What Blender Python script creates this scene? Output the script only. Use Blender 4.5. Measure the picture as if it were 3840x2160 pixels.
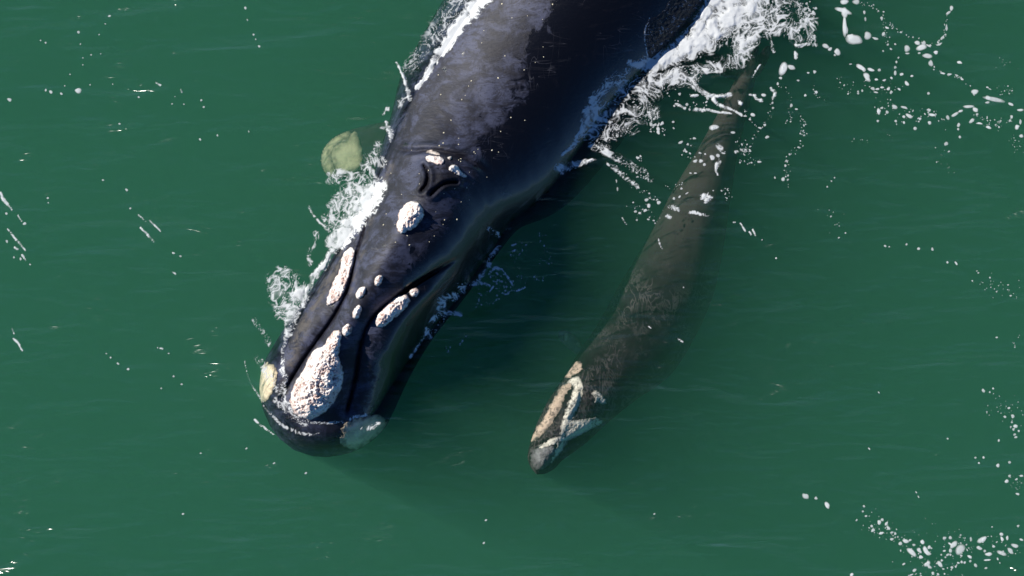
import bpy, bmesh, math
import numpy as np
from mathutils import Vector
from mathutils.bvhtree import BVHTree

# ------------------------------------------------------------------ camera, sky, sun, exposure
sc = bpy.context.scene
for o in list(bpy.data.objects):
    bpy.data.objects.remove(o)
COL = sc.collection
CAM_H = 40.0
cam_d = bpy.data.cameras.new('camera')
cam = bpy.data.objects.new('camera', cam_d)
COL.objects.link(cam)
cam.location = (0, 0, CAM_H)
cam_d.sensor_width = 36.0
cam_d.lens = 36.0 * CAM_H / 10.24          # the frame spans 10.24 m of sea
cam_d.clip_end = 2000
sc.camera = cam

SUN_AZ = (-0.88, 0.47)                      # horizontal direction towards the sun
SUN_EL = math.radians(29)
world = bpy.data.worlds.new('World')
sc.world = world
world.use_nodes = True
wn = world.node_tree.nodes
wl = world.node_tree.links
sky = wn.new('ShaderNodeTexSky')
sky.sky_type = 'NISHITA'
sky.sun_disc = False
sky.sun_elevation = SUN_EL
sky.sun_rotation = math.atan2(SUN_AZ[0], SUN_AZ[1]) % (2 * math.pi)
sky.air_density = 0.7
sky.dust_density = 0.0
sky.ozone_density = 10.0
bg = wn['Background']
bg.inputs['Strength'].default_value = 0.07
wl.new(sky.outputs[0], bg.inputs['Color'])

sun_d = bpy.data.lights.new('sun', 'SUN')
sun_d.energy = 5.0
sun_d.angle = math.radians(0.5)
sun_d.color = (1.0, 0.95, 0.87)
sun = bpy.data.objects.new('sun', sun_d)
COL.objects.link(sun)
_n = math.hypot(*SUN_AZ)
sdir = Vector((SUN_AZ[0] / _n * math.cos(SUN_EL), SUN_AZ[1] / _n * math.cos(SUN_EL), math.sin(SUN_EL)))
sun.rotation_euler = sdir.to_track_quat('Z', 'Y').to_euler()
sun.location = sdir * 30

sc.view_settings.view_transform = 'Standard'
sc.view_settings.look = 'None'
sc.view_settings.exposure = 0.55
sc.view_settings.gamma = 1.0
sc.view_settings.use_curve_mapping = False
sc.render.engine = 'CYCLES'
sc.cycles.use_denoising = True
sc.cycles.max_bounces = 8
sc.cycles.volume_bounces = 2
sc.cycles.transparent_max_bounces = 16
sc.cycles.caustics_reflective = False
sc.cycles.caustics_refractive = False
sc.cycles.sample_clamp_indirect = 4.0

# ------------------------------------------------------------------ helpers
S = 10.24 / 3840.0
rng = np.random.default_rng(7)


def W(pts):                                  # photograph pixels (3840 wide) -> metres on the sea
    a = np.asarray(pts, float)
    return np.stack([(a[..., 0] - 1920) * S, (1080 - a[..., 1]) * S], -1)


def Q(pts):                                  # same for the 2576-wide reading
    return W(np.asarray(pts, float) * (3840 / 2576))


def Zm(ox, oy, k):                           # zoomed crop readings
    return lambda pts: W(np.asarray(pts, float) * k + np.array([ox, oy]))


z1 = Zm(900, 1150, 800 / 1932)
z2 = Zm(1050, 700, 800 / 1932)
z3 = Zm(1100, 300, 800 / 1932)
z4 = Zm(1400, 0, 800 / 1932)
z5 = Zm(2100, 0, 1000 / 2070)
z6 = Zm(1850, 1150, 800 / 1656)
z7 = Zm(2200, 600, 800 / 1656)
z8 = Zm(3000, 1700, 840 / 2576)
za = Zm(3000, 0, 840 / 1739)
zb = Zm(0, 600, 900 / 1449)
zc = Zm(1600, 850, 700 / 1844)
zd = Zm(3240, 900, 600 / 869)
ze = Zm(0, 0, 1000 / 2070)
zf = Zm(2600, 200, 700 / 1268)

_perm = np.random.default_rng(3).permutation(512)
_perm = np.concatenate([_perm, _perm, _perm])
_ang = np.random.default_rng(4).random(512) * 2 * np.pi
_gx, _gy = np.cos(_ang), np.sin(_ang)


def perlin(x, y, seed=0):
    x = np.asarray(x) + seed * 17.31
    y = np.asarray(y) - seed * 9.77
    xi = np.floor(x).astype(int); yi = np.floor(y).astype(int)
    xf = x - xi; yf = y - yi
    u = xf ** 3 * (xf * (xf * 6 - 15) + 10); v = yf ** 3 * (yf * (yf * 6 - 15) + 10)

    def g(ix, iy, dx, dy):
        h = _perm[(_perm[ix & 511] + iy) & 511]
        return _gx[h] * dx + _gy[h] * dy
    a = g(xi, yi, xf, yf); b = g(xi + 1, yi, xf - 1, yf)
    c = g(xi, yi + 1, xf, yf - 1); d = g(xi + 1, yi + 1, xf - 1, yf - 1)
    return (a + u * (b - a)) * (1 - v) + (c + u * (d - c)) * v     # about -0.7..0.7


def fbm(x, y, octv=4, seed=0, gain=0.5):
    t = 0; amp = 1; f = 1; s = 0
    for i in range(octv):
        t = t + amp * perlin(x * f, y * f, seed + i * 3)
        s += amp; amp *= gain; f *= 2.03
    return t / s * 1.4                                              # about -1..1


def worley(x, y, seed=0):
    xi = np.floor(x).astype(int); yi = np.floor(y).astype(int)
    d1 = np.full(x.shape, 9.0); d2 = np.full(x.shape, 9.0)
    for i in (-1, 0, 1):
        for j in (-1, 0, 1):
            h = _perm[(_perm[(xi + i + seed * 31) & 511] + yi + j) & 511]
            px = xi + i + (h * 0.6180339) % 1.0
            py = yi + j + (h * 0.7548776) % 1.0
            d = np.hypot(px - x, py - y)
            m = d < d1
            d2 = np.where(m, d1, np.minimum(d2, d)); d1 = np.where(m, d, d1)
    return d1, d2


def pl_dist(P, poly):
    """distance to a polyline, signed side (left of travel > 0), parameter 0..1"""
    poly = np.asarray(poly, float)
    best = np.full(len(P), 1e9); side = np.zeros(len(P)); tt = np.zeros(len(P))
    seg = np.hypot(*(poly[1:] - poly[:-1]).T); cum = np.concatenate([[0], np.cumsum(seg)])
    for i in range(len(poly) - 1):
        a, b = poly[i], poly[i + 1]
        ab = b - a
        t = np.clip(((P - a) @ ab) / (ab @ ab + 1e-12), 0, 1)
        q = a + t[:, None] * ab
        d = np.hypot(P[:, 0] - q[:, 0], P[:, 1] - q[:, 1])
        m = d < best
        best = np.where(m, d, best)
        cr = ab[0] * (P[:, 1] - a[1]) - ab[1] * (P[:, 0] - a[0])
        side = np.where(m, np.sign(cr), side)
        tt = np.where(m, (cum[i] + t * seg[i]) / cum[-1], tt)
    return best, side, tt


def poly_sd(P, poly):
    """signed distance to a closed polygon, > 0 inside"""
    poly = np.asarray(poly, float)
    d, _, _ = pl_dist(P, np.vstack([poly, poly[:1]]))
    ins = np.zeros(len(P), bool)
    n = len(poly)
    for i in range(n):
        a, b = poly[i], poly[(i + 1) % n]
        c = (a[1] > P[:, 1]) != (b[1] > P[:, 1])
        xx = (b[0] - a[0]) * (P[:, 1] - a[1]) / (b[1] - a[1] + 1e-12) + a[0]
        ins ^= c & (P[:, 0] < xx)
    return np.where(ins, d, -d)


def smooth_poly(poly, it=2, closed=True):
    p = np.asarray(poly, float)
    for _ in range(it):
        if closed:
            q = np.roll(p, -1, 0)
            p = np.stack([0.75 * p + 0.25 * q, 0.25 * p + 0.75 * q], 1).reshape(-1, 2)
        else:
            a, b = p[:-1], p[1:]
            m = np.stack([0.75 * a + 0.25 * b, 0.25 * a + 0.75 * b], 1).reshape(-1, 2)
            p = np.vstack([p[:1], m, p[-1:]])
    return p


def sstep(a, b, x):
    t = np.clip((x - a) / (b - a), 0, 1)
    return t * t * (3 - 2 * t)


def mesh_obj(name, verts, faces, mat, parent=None, origin=None, attrs=None, smooth=True):
    v = np.asarray(verts, float)
    if origin is not None:
        v = v - np.asarray(origin)
    me = bpy.data.meshes.new(name)
    if isinstance(faces, np.ndarray):
        k = faces.shape[1]
        me.vertices.add(len(v)); me.vertices.foreach_set('co', v.astype(np.float32).ravel())
        me.loops.add(faces.size); me.loops.foreach_set('vertex_index', faces.astype(np.int32).ravel())
        me.polygons.add(len(faces))
        me.polygons.foreach_set('loop_start', np.arange(0, faces.size, k, dtype=np.int32))
        me.update(calc_edges=True)
        me.validate()
    else:
        me.from_pydata(v.tolist(), [], faces)
    if smooth:
        me.polygons.foreach_set('use_smooth', np.ones(len(me.polygons), bool))
    for k, a in (attrs or {}).items():
        at = me.attributes.new(k, 'FLOAT', 'POINT')
        at.data.foreach_set('value', np.asarray(a, np.float32))
    me.materials.append(mat)
    me.update()
    o = bpy.data.objects.new(name, me)
    COL.objects.link(o)
    if parent is not None:
        o.parent = parent
    return o


def compact(verts, quads, attrs=None):
    used = np.unique(quads)
    idx = np.full(len(verts), -1); idx[used] = np.arange(len(used))
    return verts[used], idx[quads], {k: a[used] for k, a in (attrs or {}).items()}


# ------------------------------------------------------------------ materials
def new_mat(name):
    m = bpy.data.materials.new(name)
    m.use_nodes = True
    nt = m.node_tree
    nt.nodes.clear()
    out = nt.nodes.new('ShaderNodeOutputMaterial')
    return m, nt, out


class N:
    def __init__(s, nt): s.nt = nt
    def __call__(s, typ, ins=None, **props):
        n = s.nt.nodes.new(typ)
        for k, v in props.items(): setattr(n, k, v)
        for k, v in (ins or {}).items():
            if hasattr(v, 'is_output'): s.nt.links.new(v, n.inputs[k])
            else: n.inputs[k].default_value = v
        return n
    def noise(s, vec, scale, detail=4, rough=0.55, dist=0.0):
        return s('ShaderNodeTexNoise', {'Vector': vec, 'Scale': scale, 'Detail': detail, 'Roughness': rough, 'Distortion': dist}).outputs['Fac']
    def ramp(s, fac, a, b, lo=0.0, hi=1.0):
        return s('ShaderNodeMapRange', {'Value': fac, 'From Min': a, 'From Max': b, 'To Min': lo, 'To Max': hi}, interpolation_type='SMOOTHSTEP').outputs[0]
    def math(s, op, a, b=0.0):
        return s('ShaderNodeMath', {0: a, 1: b}, operation=op).outputs[0]
    def mix(s, fac, a, b):
        n = s('ShaderNodeMix', data_type='RGBA')
        for sock, v in ((n.inputs[0], fac), (n.inputs[6], a), (n.inputs[7], b)):
            if hasattr(v, 'is_output'): s.nt.links.new(v, sock)
            else: sock.default_value = v if not isinstance(v, tuple) or len(v) == 4 else (*v, 1)
        return n.outputs[2]
    def attr(s, name):
        return s('ShaderNodeAttribute', attribute_name=name).outputs['Fac']
    def coord(s, scale=(1, 1, 1), rot=(0, 0, 0)):
        c = s('ShaderNodeTexCoord').outputs['Object']
        return s('ShaderNodeMapping', {'Vector': c, 'Rotation': rot, 'Scale': scale}).outputs[0]


def mat_water():
    m, nt, out = new_mat('sea_water'); n = N(nt)
    # long faint swell streaks run a little down to the right, with fine ripples on top
    c1 = n.coord((0.55, 2.6, 1), (0, 0, math.radians(11)))
    c2 = n.coord((1.6, 6.5, 1), (0, 0, math.radians(14)))
    a = n.noise(c1, 1.1, 2, 0.45, 0.5)
    b = n.noise(c2, 1.6, 2, 0.45, 0.5)
    a0 = n.noise(n.coord((0.8, 1.3, 1), (0, 0, math.radians(20))), 0.55, 2, 0.5, 0.6)
    a = n.math('ADD', a, n.math('MULTIPLY', a0, 0.75))
    h = n.math('ADD', n.math('MULTIPLY', a, 1.0), n.math('MULTIPLY', b, 0.18))
    bump = n('ShaderNodeBump', {'Height': h, 'Strength': 1.0, 'Distance': 0.42})
    bf = n('ShaderNodeNewGeometry').outputs['Backfacing']
    ior = n('ShaderNodeMapRange', {'Value': bf, 'To Min': 1.333, 'To Max': 1 / 1.333}).outputs[0]
    fr = n('ShaderNodeFresnel', {'IOR': ior, 'Normal': bump.outputs[0]})
    gl = n('ShaderNodeBsdfGlossy', {'Color': (1, 1, 1, 1), 'Roughness': 0.16, 'Normal': bump.outputs[0]})
    tr = n('ShaderNodeBsdfTransparent', {'Color': (1, 1, 1, 1)})
    mx = n('ShaderNodeMixShader', {0: fr.outputs[0], 1: tr.outputs[0], 2: gl.outputs[0]})
    nt.links.new(mx.outputs[0], out.inputs['Surface'])
    # plankton-green turbid water
    sig_s = np.array([0.108, 0.385, 0.225]) * 0.64
    sig_a = np.array([0.68, 0.380, 0.47]) * 0.64
    ds = float(sig_s.max()); da = float(sig_a.max())
    vs = n('ShaderNodeVolumeScatter', {'Color': (*(sig_s / ds), 1), 'Density': ds, 'Anisotropy': 0.1})
    va = n('ShaderNodeVolumeAbsorption', {'Color': (*(1 - sig_a / da), 1), 'Density': da})
    ad = n('ShaderNodeAddShader', {0: vs.outputs[0], 1: va.outputs[0]})
    nt.links.new(ad.outputs[0], out.inputs['Volume'])
    return m


def mat_skin_adult():
    m, nt, out = new_mat('adult_skin'); n = N(nt)
    ax = math.radians(-55)
    c = n.coord()
    cs = n.coord((0.35, 1.0, 0.6), (0, 0, ax))
    dry_lit = n.attr('dry_lit'); scuff = n.attr('scuff'); crease = n.attr('crease'); sub = n.attr('sub')
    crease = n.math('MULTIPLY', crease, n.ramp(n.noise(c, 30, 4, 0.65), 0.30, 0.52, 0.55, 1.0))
    shine = n.math('SUBTRACT', 1.0, sub)
    e1 = n.noise(c, 9, 7, 0.68, 1.2)
    d = n.math('ADD', dry_lit, n.math('MULTIPLY', n.math('SUBTRACT', e1, 0.5), 1.5))
    d = n.ramp(d, 0.34, 0.66)
    fine = n.noise(cs, 46, 5, 0.7, 0.6)
    blot = n.noise(c, 3.4, 8, 0.66, 0.6)
    blo2 = n.noise(cs, 9.0, 7, 0.7, 1.0)
    g = n.mix(n.ramp(blot, 0.40, 0.60), (0.0095, 0.0105, 0.019), (0.047, 0.053, 0.090))
    g = n.mix(n.ramp(blo2, 0.49, 0.60, 0.0, 0.8), g, (0.010, 0.010, 0.016))
    g = n.mix(n.ramp(fine, 0.50, 0.72, 0.0, 0.6), g, (0.008, 0.008, 0.012))
    mott = n.noise(c, 42, 4, 0.65, 0.4)
    mk = n.ramp(n.noise(c, 6, 3, 0.5), 0.45, 0.6)
    g = n.mix(n.math('MULTIPLY', n.ramp(mott, 0.56, 0.66), mk), g, (0.006, 0.006, 0.009))
    wet_shade = n.mix(n.ramp(blo2, 0.55, 0.7), (0.0030, 0.0028, 0.0036), (0.0075, 0.0065, 0.0075))
    col = n.mix(d, wet_shade, g)  # the black also stands for shade on the unlit side of the head
    sc1 = n.math('ABSOLUTE', n.math('SUBTRACT', n.noise(n.coord((0.5, 5.0, 1.0), (0, 0, math.radians(-48))), 2.6, 2, 0.4, 0.3), 0.5))
    sc2 = n.math('ABSOLUTE', n.math('SUBTRACT', n.noise(n.coord((4.0, 0.6, 1.0), (0, 0, math.radians(-75))), 2.2, 2, 0.4, 0.4), 0.5))
    scr = n.math('MAXIMUM', n.ramp(sc1, 0.0, 0.006, 1.0, 0.0), n.ramp(sc2, 0.0, 0.005, 1.0, 0.0))
    scr = n.math('MULTIPLY', scr, n.ramp(n.noise(c, 2.2, 3, 0.6), 0.50, 0.62, 0.0, 0.55))
    col = n.mix(scr, col, (0.075, 0.074, 0.085))
    sc_f = n.math('MULTIPLY', scuff, n.ramp(n.noise(cs, 14, 5, 0.65, 0.4), 0.40, 0.62))
    col = n.mix(sc_f, col, (0.080, 0.070, 0.063))
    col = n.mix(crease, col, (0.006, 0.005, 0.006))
    rough = n.math('ADD', n.math('MULTIPLY', d, 0.30), 0.24)
    bump = n('ShaderNodeBump', {'Height': n.math('ADD', fine, n.math('MULTIPLY', blo2, 1.2)), 'Strength': 0.35, 'Distance': 0.012})
    p = n('ShaderNodeBsdfPrincipled', {'Base Color': col, 'Roughness': rough, 'Normal': bump.outputs[0], 'IOR': 1.45, 'Specular IOR Level': n.math('MULTIPLY', shine, n.math('MULTIPLY', n.ramp(d, 0.0, 1.0, 0.40, 0.27), n.math('SUBTRACT', 1.0, n.math('MULTIPLY', crease, 0.92)))), 'Coat Weight': n.math('MULTIPLY', shine, n.math('MULTIPLY', n.ramp(d, 0.0, 1.0, 0.6, 0.0), n.math('SUBTRACT', 1.0, crease))), 'Coat Roughness': 0.12, 'Coat IOR': 1.5})
    nt.links.new(p.outputs[0], out.inputs['Surface'])
    return m


def mat_skin_calf():
    m, nt, out = new_mat('calf_skin'); n = N(nt)
    c = n.coord()
    c2 = n.coord((1, 0.5, 0.6), (0, 0, math.radians(30)))
    tail = n.attr('tail')
    v = n('ShaderNodeTexNoise', {'Vector': c2, 'Scale': 9.0, 'Detail': 5, 'Roughness': 0.65, 'Distortion': 1.6}).outputs['Fac']
    rid = n.math('ABSOLUTE', n.math('SUBTRACT', v, 0.5))
    lines = n.ramp(rid, 0.0, 0.06, 1.0, 0.0)
    patch = n.ramp(n.noise(c, 2.8, 3, 0.6), 0.38, 0.62)
    lf = n.math('MULTIPLY', n.math('MULTIPLY', lines, patch), n.math('SUBTRACT', 1.0, tail))
    col = n.mix(n.ramp(n.noise(c, 6, 5, 0.6, 0.5), 0.35, 0.7), (0.0075, 0.0065, 0.007), (0.017, 0.0145, 0.0155))
    col = n.mix(n.math('MULTIPLY', lf, 0.8), col, (0.085, 0.074, 0.072))
    col = n.mix(n.math('MULTIPLY', tail, 0.8), col, (0.050, 0.041, 0.037))
    p = n('ShaderNodeBsdfPrincipled', {'Base Color': col, 'Roughness': 0.6, 'IOR': 1.05})
    nt.links.new(p.outputs[0], out.inputs['Surface'])
    return m


def mat_callosity(name, light, mid, dark, dark_amt=0.5, scale=34):
    m, nt, out = new_mat(name); n = N(nt)
    c = n.coord()
    pit = n.attr('pit')
    a = n.noise(c, scale * 0.3, 5, 0.65, 0.8)
    b = n.noise(c, scale * 0.8, 5, 0.7, 0.6)
    col = n.mix(n.ramp(a, 0.42, 0.60), light, mid)
    f = n.math('ADD', n.math('MULTIPLY', pit, 0.7), n.math('MULTIPLY', n.ramp(b, 0.48, 0.66), 0.65))
    col = n.mix(n.math('MULTIPLY', n.ramp(f, 0.22, 0.85), dark_amt), col, dark)
    col = n.mix(n.attr('edge'), (0.03, 0.027, 0.026), col)
    bump = n('ShaderNodeBump', {'Height': b, 'Strength': 0.6, 'Distance': 0.01})
    p = n('ShaderNodeBsdfPrincipled', {'Base Color': col, 'Roughness': 0.85, 'Normal': bump.outputs[0]})
    nt.links.new(p.outputs[0], out.inputs['Surface'])
    return m


def mat_plain(name, col, rough=0.5, var=0.3, scale=12):
    m, nt, out = new_mat(name); n = N(nt)
    a = n.noise(n.coord(), scale, 4, 0.6, 0.3)
    k = n.mix(n.ramp(a, 0.3, 0.7), tuple(x * (1 - var) for x in col), tuple(min(0.9, x * (1 + var)) for x in col))
    p = n('ShaderNodeBsdfPrincipled', {'Base Color': k, 'Roughness': rough})
    nt.links.new(p.outputs[0], out.inputs['Surface'])
    return m


def mat_sheet():
    m, nt, out = new_mat('running_water'); n = N(nt)
    c = n.coord((1, 1.6, 1), (0, 0, math.radians(60)))
    a = n.noise(c, 26, 4, 0.65, 0.8)
    w = n.ramp(a, 0.56, 0.72)
    bump = n('ShaderNodeBump', {'Height': a, 'Strength': 0.6, 'Distance': 0.02})
    p = n('ShaderNodeBsdfPrincipled', {'Base Color': n.mix(w, (0.006, 0.008, 0.014), (0.30, 0.36, 0.46)), 'Roughness': 0.15, 'IOR': 1.33, 'Normal': bump.outputs[0]})
    nt.links.new(p.outputs[0], out.inputs['Surface'])
    return m


def mat_foam(name='foam', amax=1.0):
    m, nt, out = new_mat(name); n = N(nt)
    al = n.attr('foam')
    c = n.coord()
    b = n.noise(c, 22, 3, 0.5)
    bump = n('ShaderNodeBump', {'Height': b, 'Strength': 0.35, 'Distance': 0.012})
    df = n('ShaderNodeBsdfDiffuse', {'Color': (0.90, 0.92, 0.92, 1), 'Roughness': 0.6, 'Normal': bump.outputs[0]})
    tl = n('ShaderNodeBsdfTranslucent', {'Color': (0.75, 0.82, 0.82, 1)})
    mx = n('ShaderNodeMixShader', {0: 0.22, 1: df.outputs[0], 2: tl.outputs[0]})
    tr = n('ShaderNodeBsdfTransparent')
    f = n.math('MULTIPLY', al, amax)
    mm = n('ShaderNodeMixShader', {0: f, 1: tr.outputs[0], 2: mx.outputs[0]})
    nt.links.new(mm.outputs[0], out.inputs['Surface'])
    return m


M_WATER = mat_water()
M_SKIN = mat_skin_adult()
M_CALF = mat_skin_calf()
M_CALL = mat_callosity('callosity_white', (0.78, 0.74, 0.70), (0.68, 0.53, 0.47), (0.20, 0.11, 0.09), 0.85)
M_CALLG = mat_callosity('callosity_grey', (0.66, 0.62, 0.57), (0.55, 0.46, 0.40), (0.17, 0.12, 0.10), 0.7)
M_PATCH = mat_callosity('chin_patch', (0.80, 0.66, 0.46), (0.72, 0.58, 0.40), (0.42, 0.34, 0.24), 0.5, 16)
M_PATCHF = mat_callosity('flipper_patch', (0.92, 0.82, 0.46), (0.85, 0.73, 0.40), (0.60, 0.52, 0.30), 0.5, 8)
M_CORANGE = mat_callosity('calf_lice_orange', (0.56, 0.42, 0.31), (0.46, 0.34, 0.25), (0.08, 0.06, 0.05), 0.9, 30)
M_CWHITE = mat_callosity('calf_lice_white', (0.66, 0.62, 0.52), (0.54, 0.49, 0.40), (0.08, 0.07, 0.06), 0.9, 30)
M_CGREY = mat_callosity('calf_lip_grey', (0.17, 0.17, 0.17), (0.09, 0.085, 0.085), (0.03, 0.03, 0.03), 0.9, 24)
M_SPECK = mat_plain('whale_lice', (0.62, 0.56, 0.40), 0.7)
M_FLIP = mat_plain('flipper_skin', (0.030, 0.028, 0.026), 0.9)
M_FLIPC = mat_plain('calf_flipper_skin', (0.22, 0.20, 0.15), 0.7)
M_FOAM = mat_foam()

# ------------------------------------------------------------------ the sea
CHIN = smooth_poly(Q([(620, 900), (630, 985), (680, 1070), (745, 1122), (830, 1140), (905, 1130), (965, 1085), (1010, 1010)]), 2, False)


def water_h(P):
    x, y = P[:, 0], P[:, 1]
    h = 0.018 * fbm(x * 0.35, y * 0.9, 2, 11) + 0.006 * fbm(x * 1.6 + y * 0.3, y * 3.2, 3, 12)
    near = (np.abs(x + 2.9) < 2.5) & (np.abs(y + 1.3) < 2.2)
    if near.any():
        d, s, t = pl_dist(P[near], CHIN)
        env = np.sin(np.pi * np.clip(t, 0.0, 1)) ** 0.7
        hh = env * (0.030 * np.exp(-((d - 0.03) / 0.09) ** 2) + 0.010 * np.cos(d * 38) * np.exp(-d / 0.22))
        h = h.copy(); h[near] += hh
    return h


def build_water():
    def axis(lo, hi, step, far):
        core = np.arange(lo, hi + step / 2, step)
        out = np.array([0.3, 0.9, 2, 4, 8, 16, 35, 80, far])
        return np.concatenate([lo - out[::-1], core, hi + out])
    xs = axis(-7.0, 7.0, 0.035, 300.0); ys = axis(-4.2, 4.2, 0.035, 300.0)
    X, Y = np.meshgrid(xs, ys)
    P = np.stack([X.ravel(), Y.ravel()], -1)
    z = water_h(P)
    fade = sstep(12, 6, np.maximum(np.abs(P[:, 0]) - 1, np.abs(P[:, 1]) + 2))
    z = z * fade
    nx, ny = len(xs), len(ys)
    V = np.column_stack([P, z])
    idx = np.arange(nx * ny).reshape(ny, nx)
    top = np.stack([idx[:-1, :-1], idx[:-1, 1:], idx[1:, 1:], idx[1:, :-1]], -1).reshape(-1, 4)
    ring = np.concatenate([idx[0, :], idx[1:, -1], idx[-1, -2::-1], idx[-2:0:-1, 0]])
    n0 = len(V)
    low = V[ring].copy(); low[:, 2] = -14.0
    V = np.vstack([V, low])
    li = np.arange(n0, n0 + len(ring))
    faces = top.tolist()
    k = len(ring)
    for i in range(k):
        j = (i + 1) % k
        faces.append([int(ring[j]), int(ring[i]), int(li[i]), int(li[j])])
    faces.append([int(q) for q in li[::-1]])
    o = mesh_obj('sea_water', V, faces, M_WATER)
    o['kind'] = 'structure'
    return o


build_water()


# ------------------------------------------------------------------ lofted whale bodies
def catmull(keys, ts, tq):
    keys = np.asarray(keys, float); n = len(ts)
    out = np.zeros((len(tq), keys.shape[1]))
    d = np.zeros_like(keys)
    for i in range(n):
        if i == 0: d[i] = (keys[1] - keys[0]) / (ts[1] - ts[0])
        elif i == n - 1: d[i] = (keys[-1] - keys[-2]) / (ts[-1] - ts[-2])
        else:
            h0, h1 = ts[i] - ts[i - 1], ts[i + 1] - ts[i]
            s0, s1 = (keys[i] - keys[i - 1]) / h0, (keys[i + 1] - keys[i]) / h1
            m = (h1 * s0 + h0 * s1) / (h0 + h1)
            lim = 3 * np.minimum(np.abs(s0), np.abs(s1))
            same = (s0 * s1) > 0
            d[i] = np.where(same, np.clip(m, -lim, lim), 0)
    for k, t in enumerate(tq):
        i = int(np.clip(np.searchsorted(ts, t) - 1, 0, n - 2))
        h = ts[i + 1] - ts[i]; u = (t - ts[i]) / h
        out[k] = ((2 * u ** 3 - 3 * u ** 2 + 1) * keys[i] + (u ** 3 - 2 * u ** 2 + u) * h * d[i]
                  + (-2 * u ** 3 + 3 * u ** 2) * keys[i + 1] + (u ** 3 - u ** 2) * h * d[i + 1])
    return out


def loft(cent, prm, fine, n_top=170, n_bot=46):
    """cent: world xy of key sections, prm: half-width, half-height, top height, section power"""
    cent = np.asarray(cent); prm = np.asarray(prm, float)
    ts = np.concatenate([[0], np.cumsum(np.hypot(*(cent[1:] - cent[:-1]).T))])
    tq = []
    t = 0.0
    while t < ts[-1]:
        tq.append(t); t += fine(t)
    tq.append(ts[-1]); tq = np.array(tq)
    C = catmull(cent, ts, tq)
    R = catmull(prm, ts, tq)
    for _ in range(6):
        C[1:-1] = 0.25 * C[:-2] + 0.5 * C[1:-1] + 0.25 * C[2:]
    Td = np.gradient(C, tq, axis=0)
    # smooth heading
    for _ in range(30):
        Td[1:-1] = 0.25 * Td[:-2] + 0.5 * Td[1:-1] + 0.25 * Td[2:]
    Td /= np.hypot(*Td.T)[:, None]
    Nv = np.stack([Td[:, 1], -Td[:, 0]], -1)            # right-hand side when looking from snout to tail
    th = np.concatenate([np.linspace(-0.06, np.pi + 0.06, n_top), np.linspace(np.pi + 0.06, 2 * np.pi - 0.06, n_bot + 2)[1:-1]])
    c, s = np.cos(th), np.sin(th)
    ns, nt_ = len(tq), len(th)
    a, b, top = R[:, 0:1], R[:, 1:2], R[:, 2:3]
    p = R[:, 3:4]
    cx = np.sign(c) * np.abs(c) ** p
    sz = np.sign(s) * np.abs(s) ** p
    v = a * cx
    z = (top - b) + b * sz
    P = C[:, None, :] + v[:, :, None] * Nv[:, None, :]
    V = np.concatenate([P, z[:, :, None]], 2).reshape(-1, 3)
    idx = np.arange(ns * nt_).reshape(ns, nt_)
    nx = np.roll(idx, -1, 1)
    F = np.stack([idx[:-1], nx[:-1], nx[1:], idx[1:]], -1).reshape(-1, 4)
    info = dict(t=np.repeat(tq, nt_), v=v.ravel(), s=np.tile(s, ns), ts=ts, T=ts[-1], caps=(idx[0], idx[-1]))
    return V, F, info


def close_caps(V, F, info):
    faces = F.tolist()
    a, b = info['caps']
    V = np.vstack([V, V[a].mean(0), V[b].mean(0)])
    i, j = len(V) - 2, len(V) - 1
    n = len(a)
    for k in range(n):
        faces.append([int(a[(k + 1) % n]), int(a[k]), i])
        faces.append([int(b[k]), int(b[(k + 1) % n]), j])
    return V, faces


class Surf:
    def __init__(s, V, faces):
        s.b = BVHTree.FromPolygons([tuple(v) for v in V], faces)
    def z(s, P, miss=-9.0):
        out = np.full(len(P), float(miss))
        f = s.b.ray_cast
        dn = Vector((0, 0, -1))
        for i, p in enumerate(P):
            h = f(Vector((p[0], p[1], 5.0)), dn)
            if h[0] is not None: out[i] = h[0].z
        return out


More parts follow.
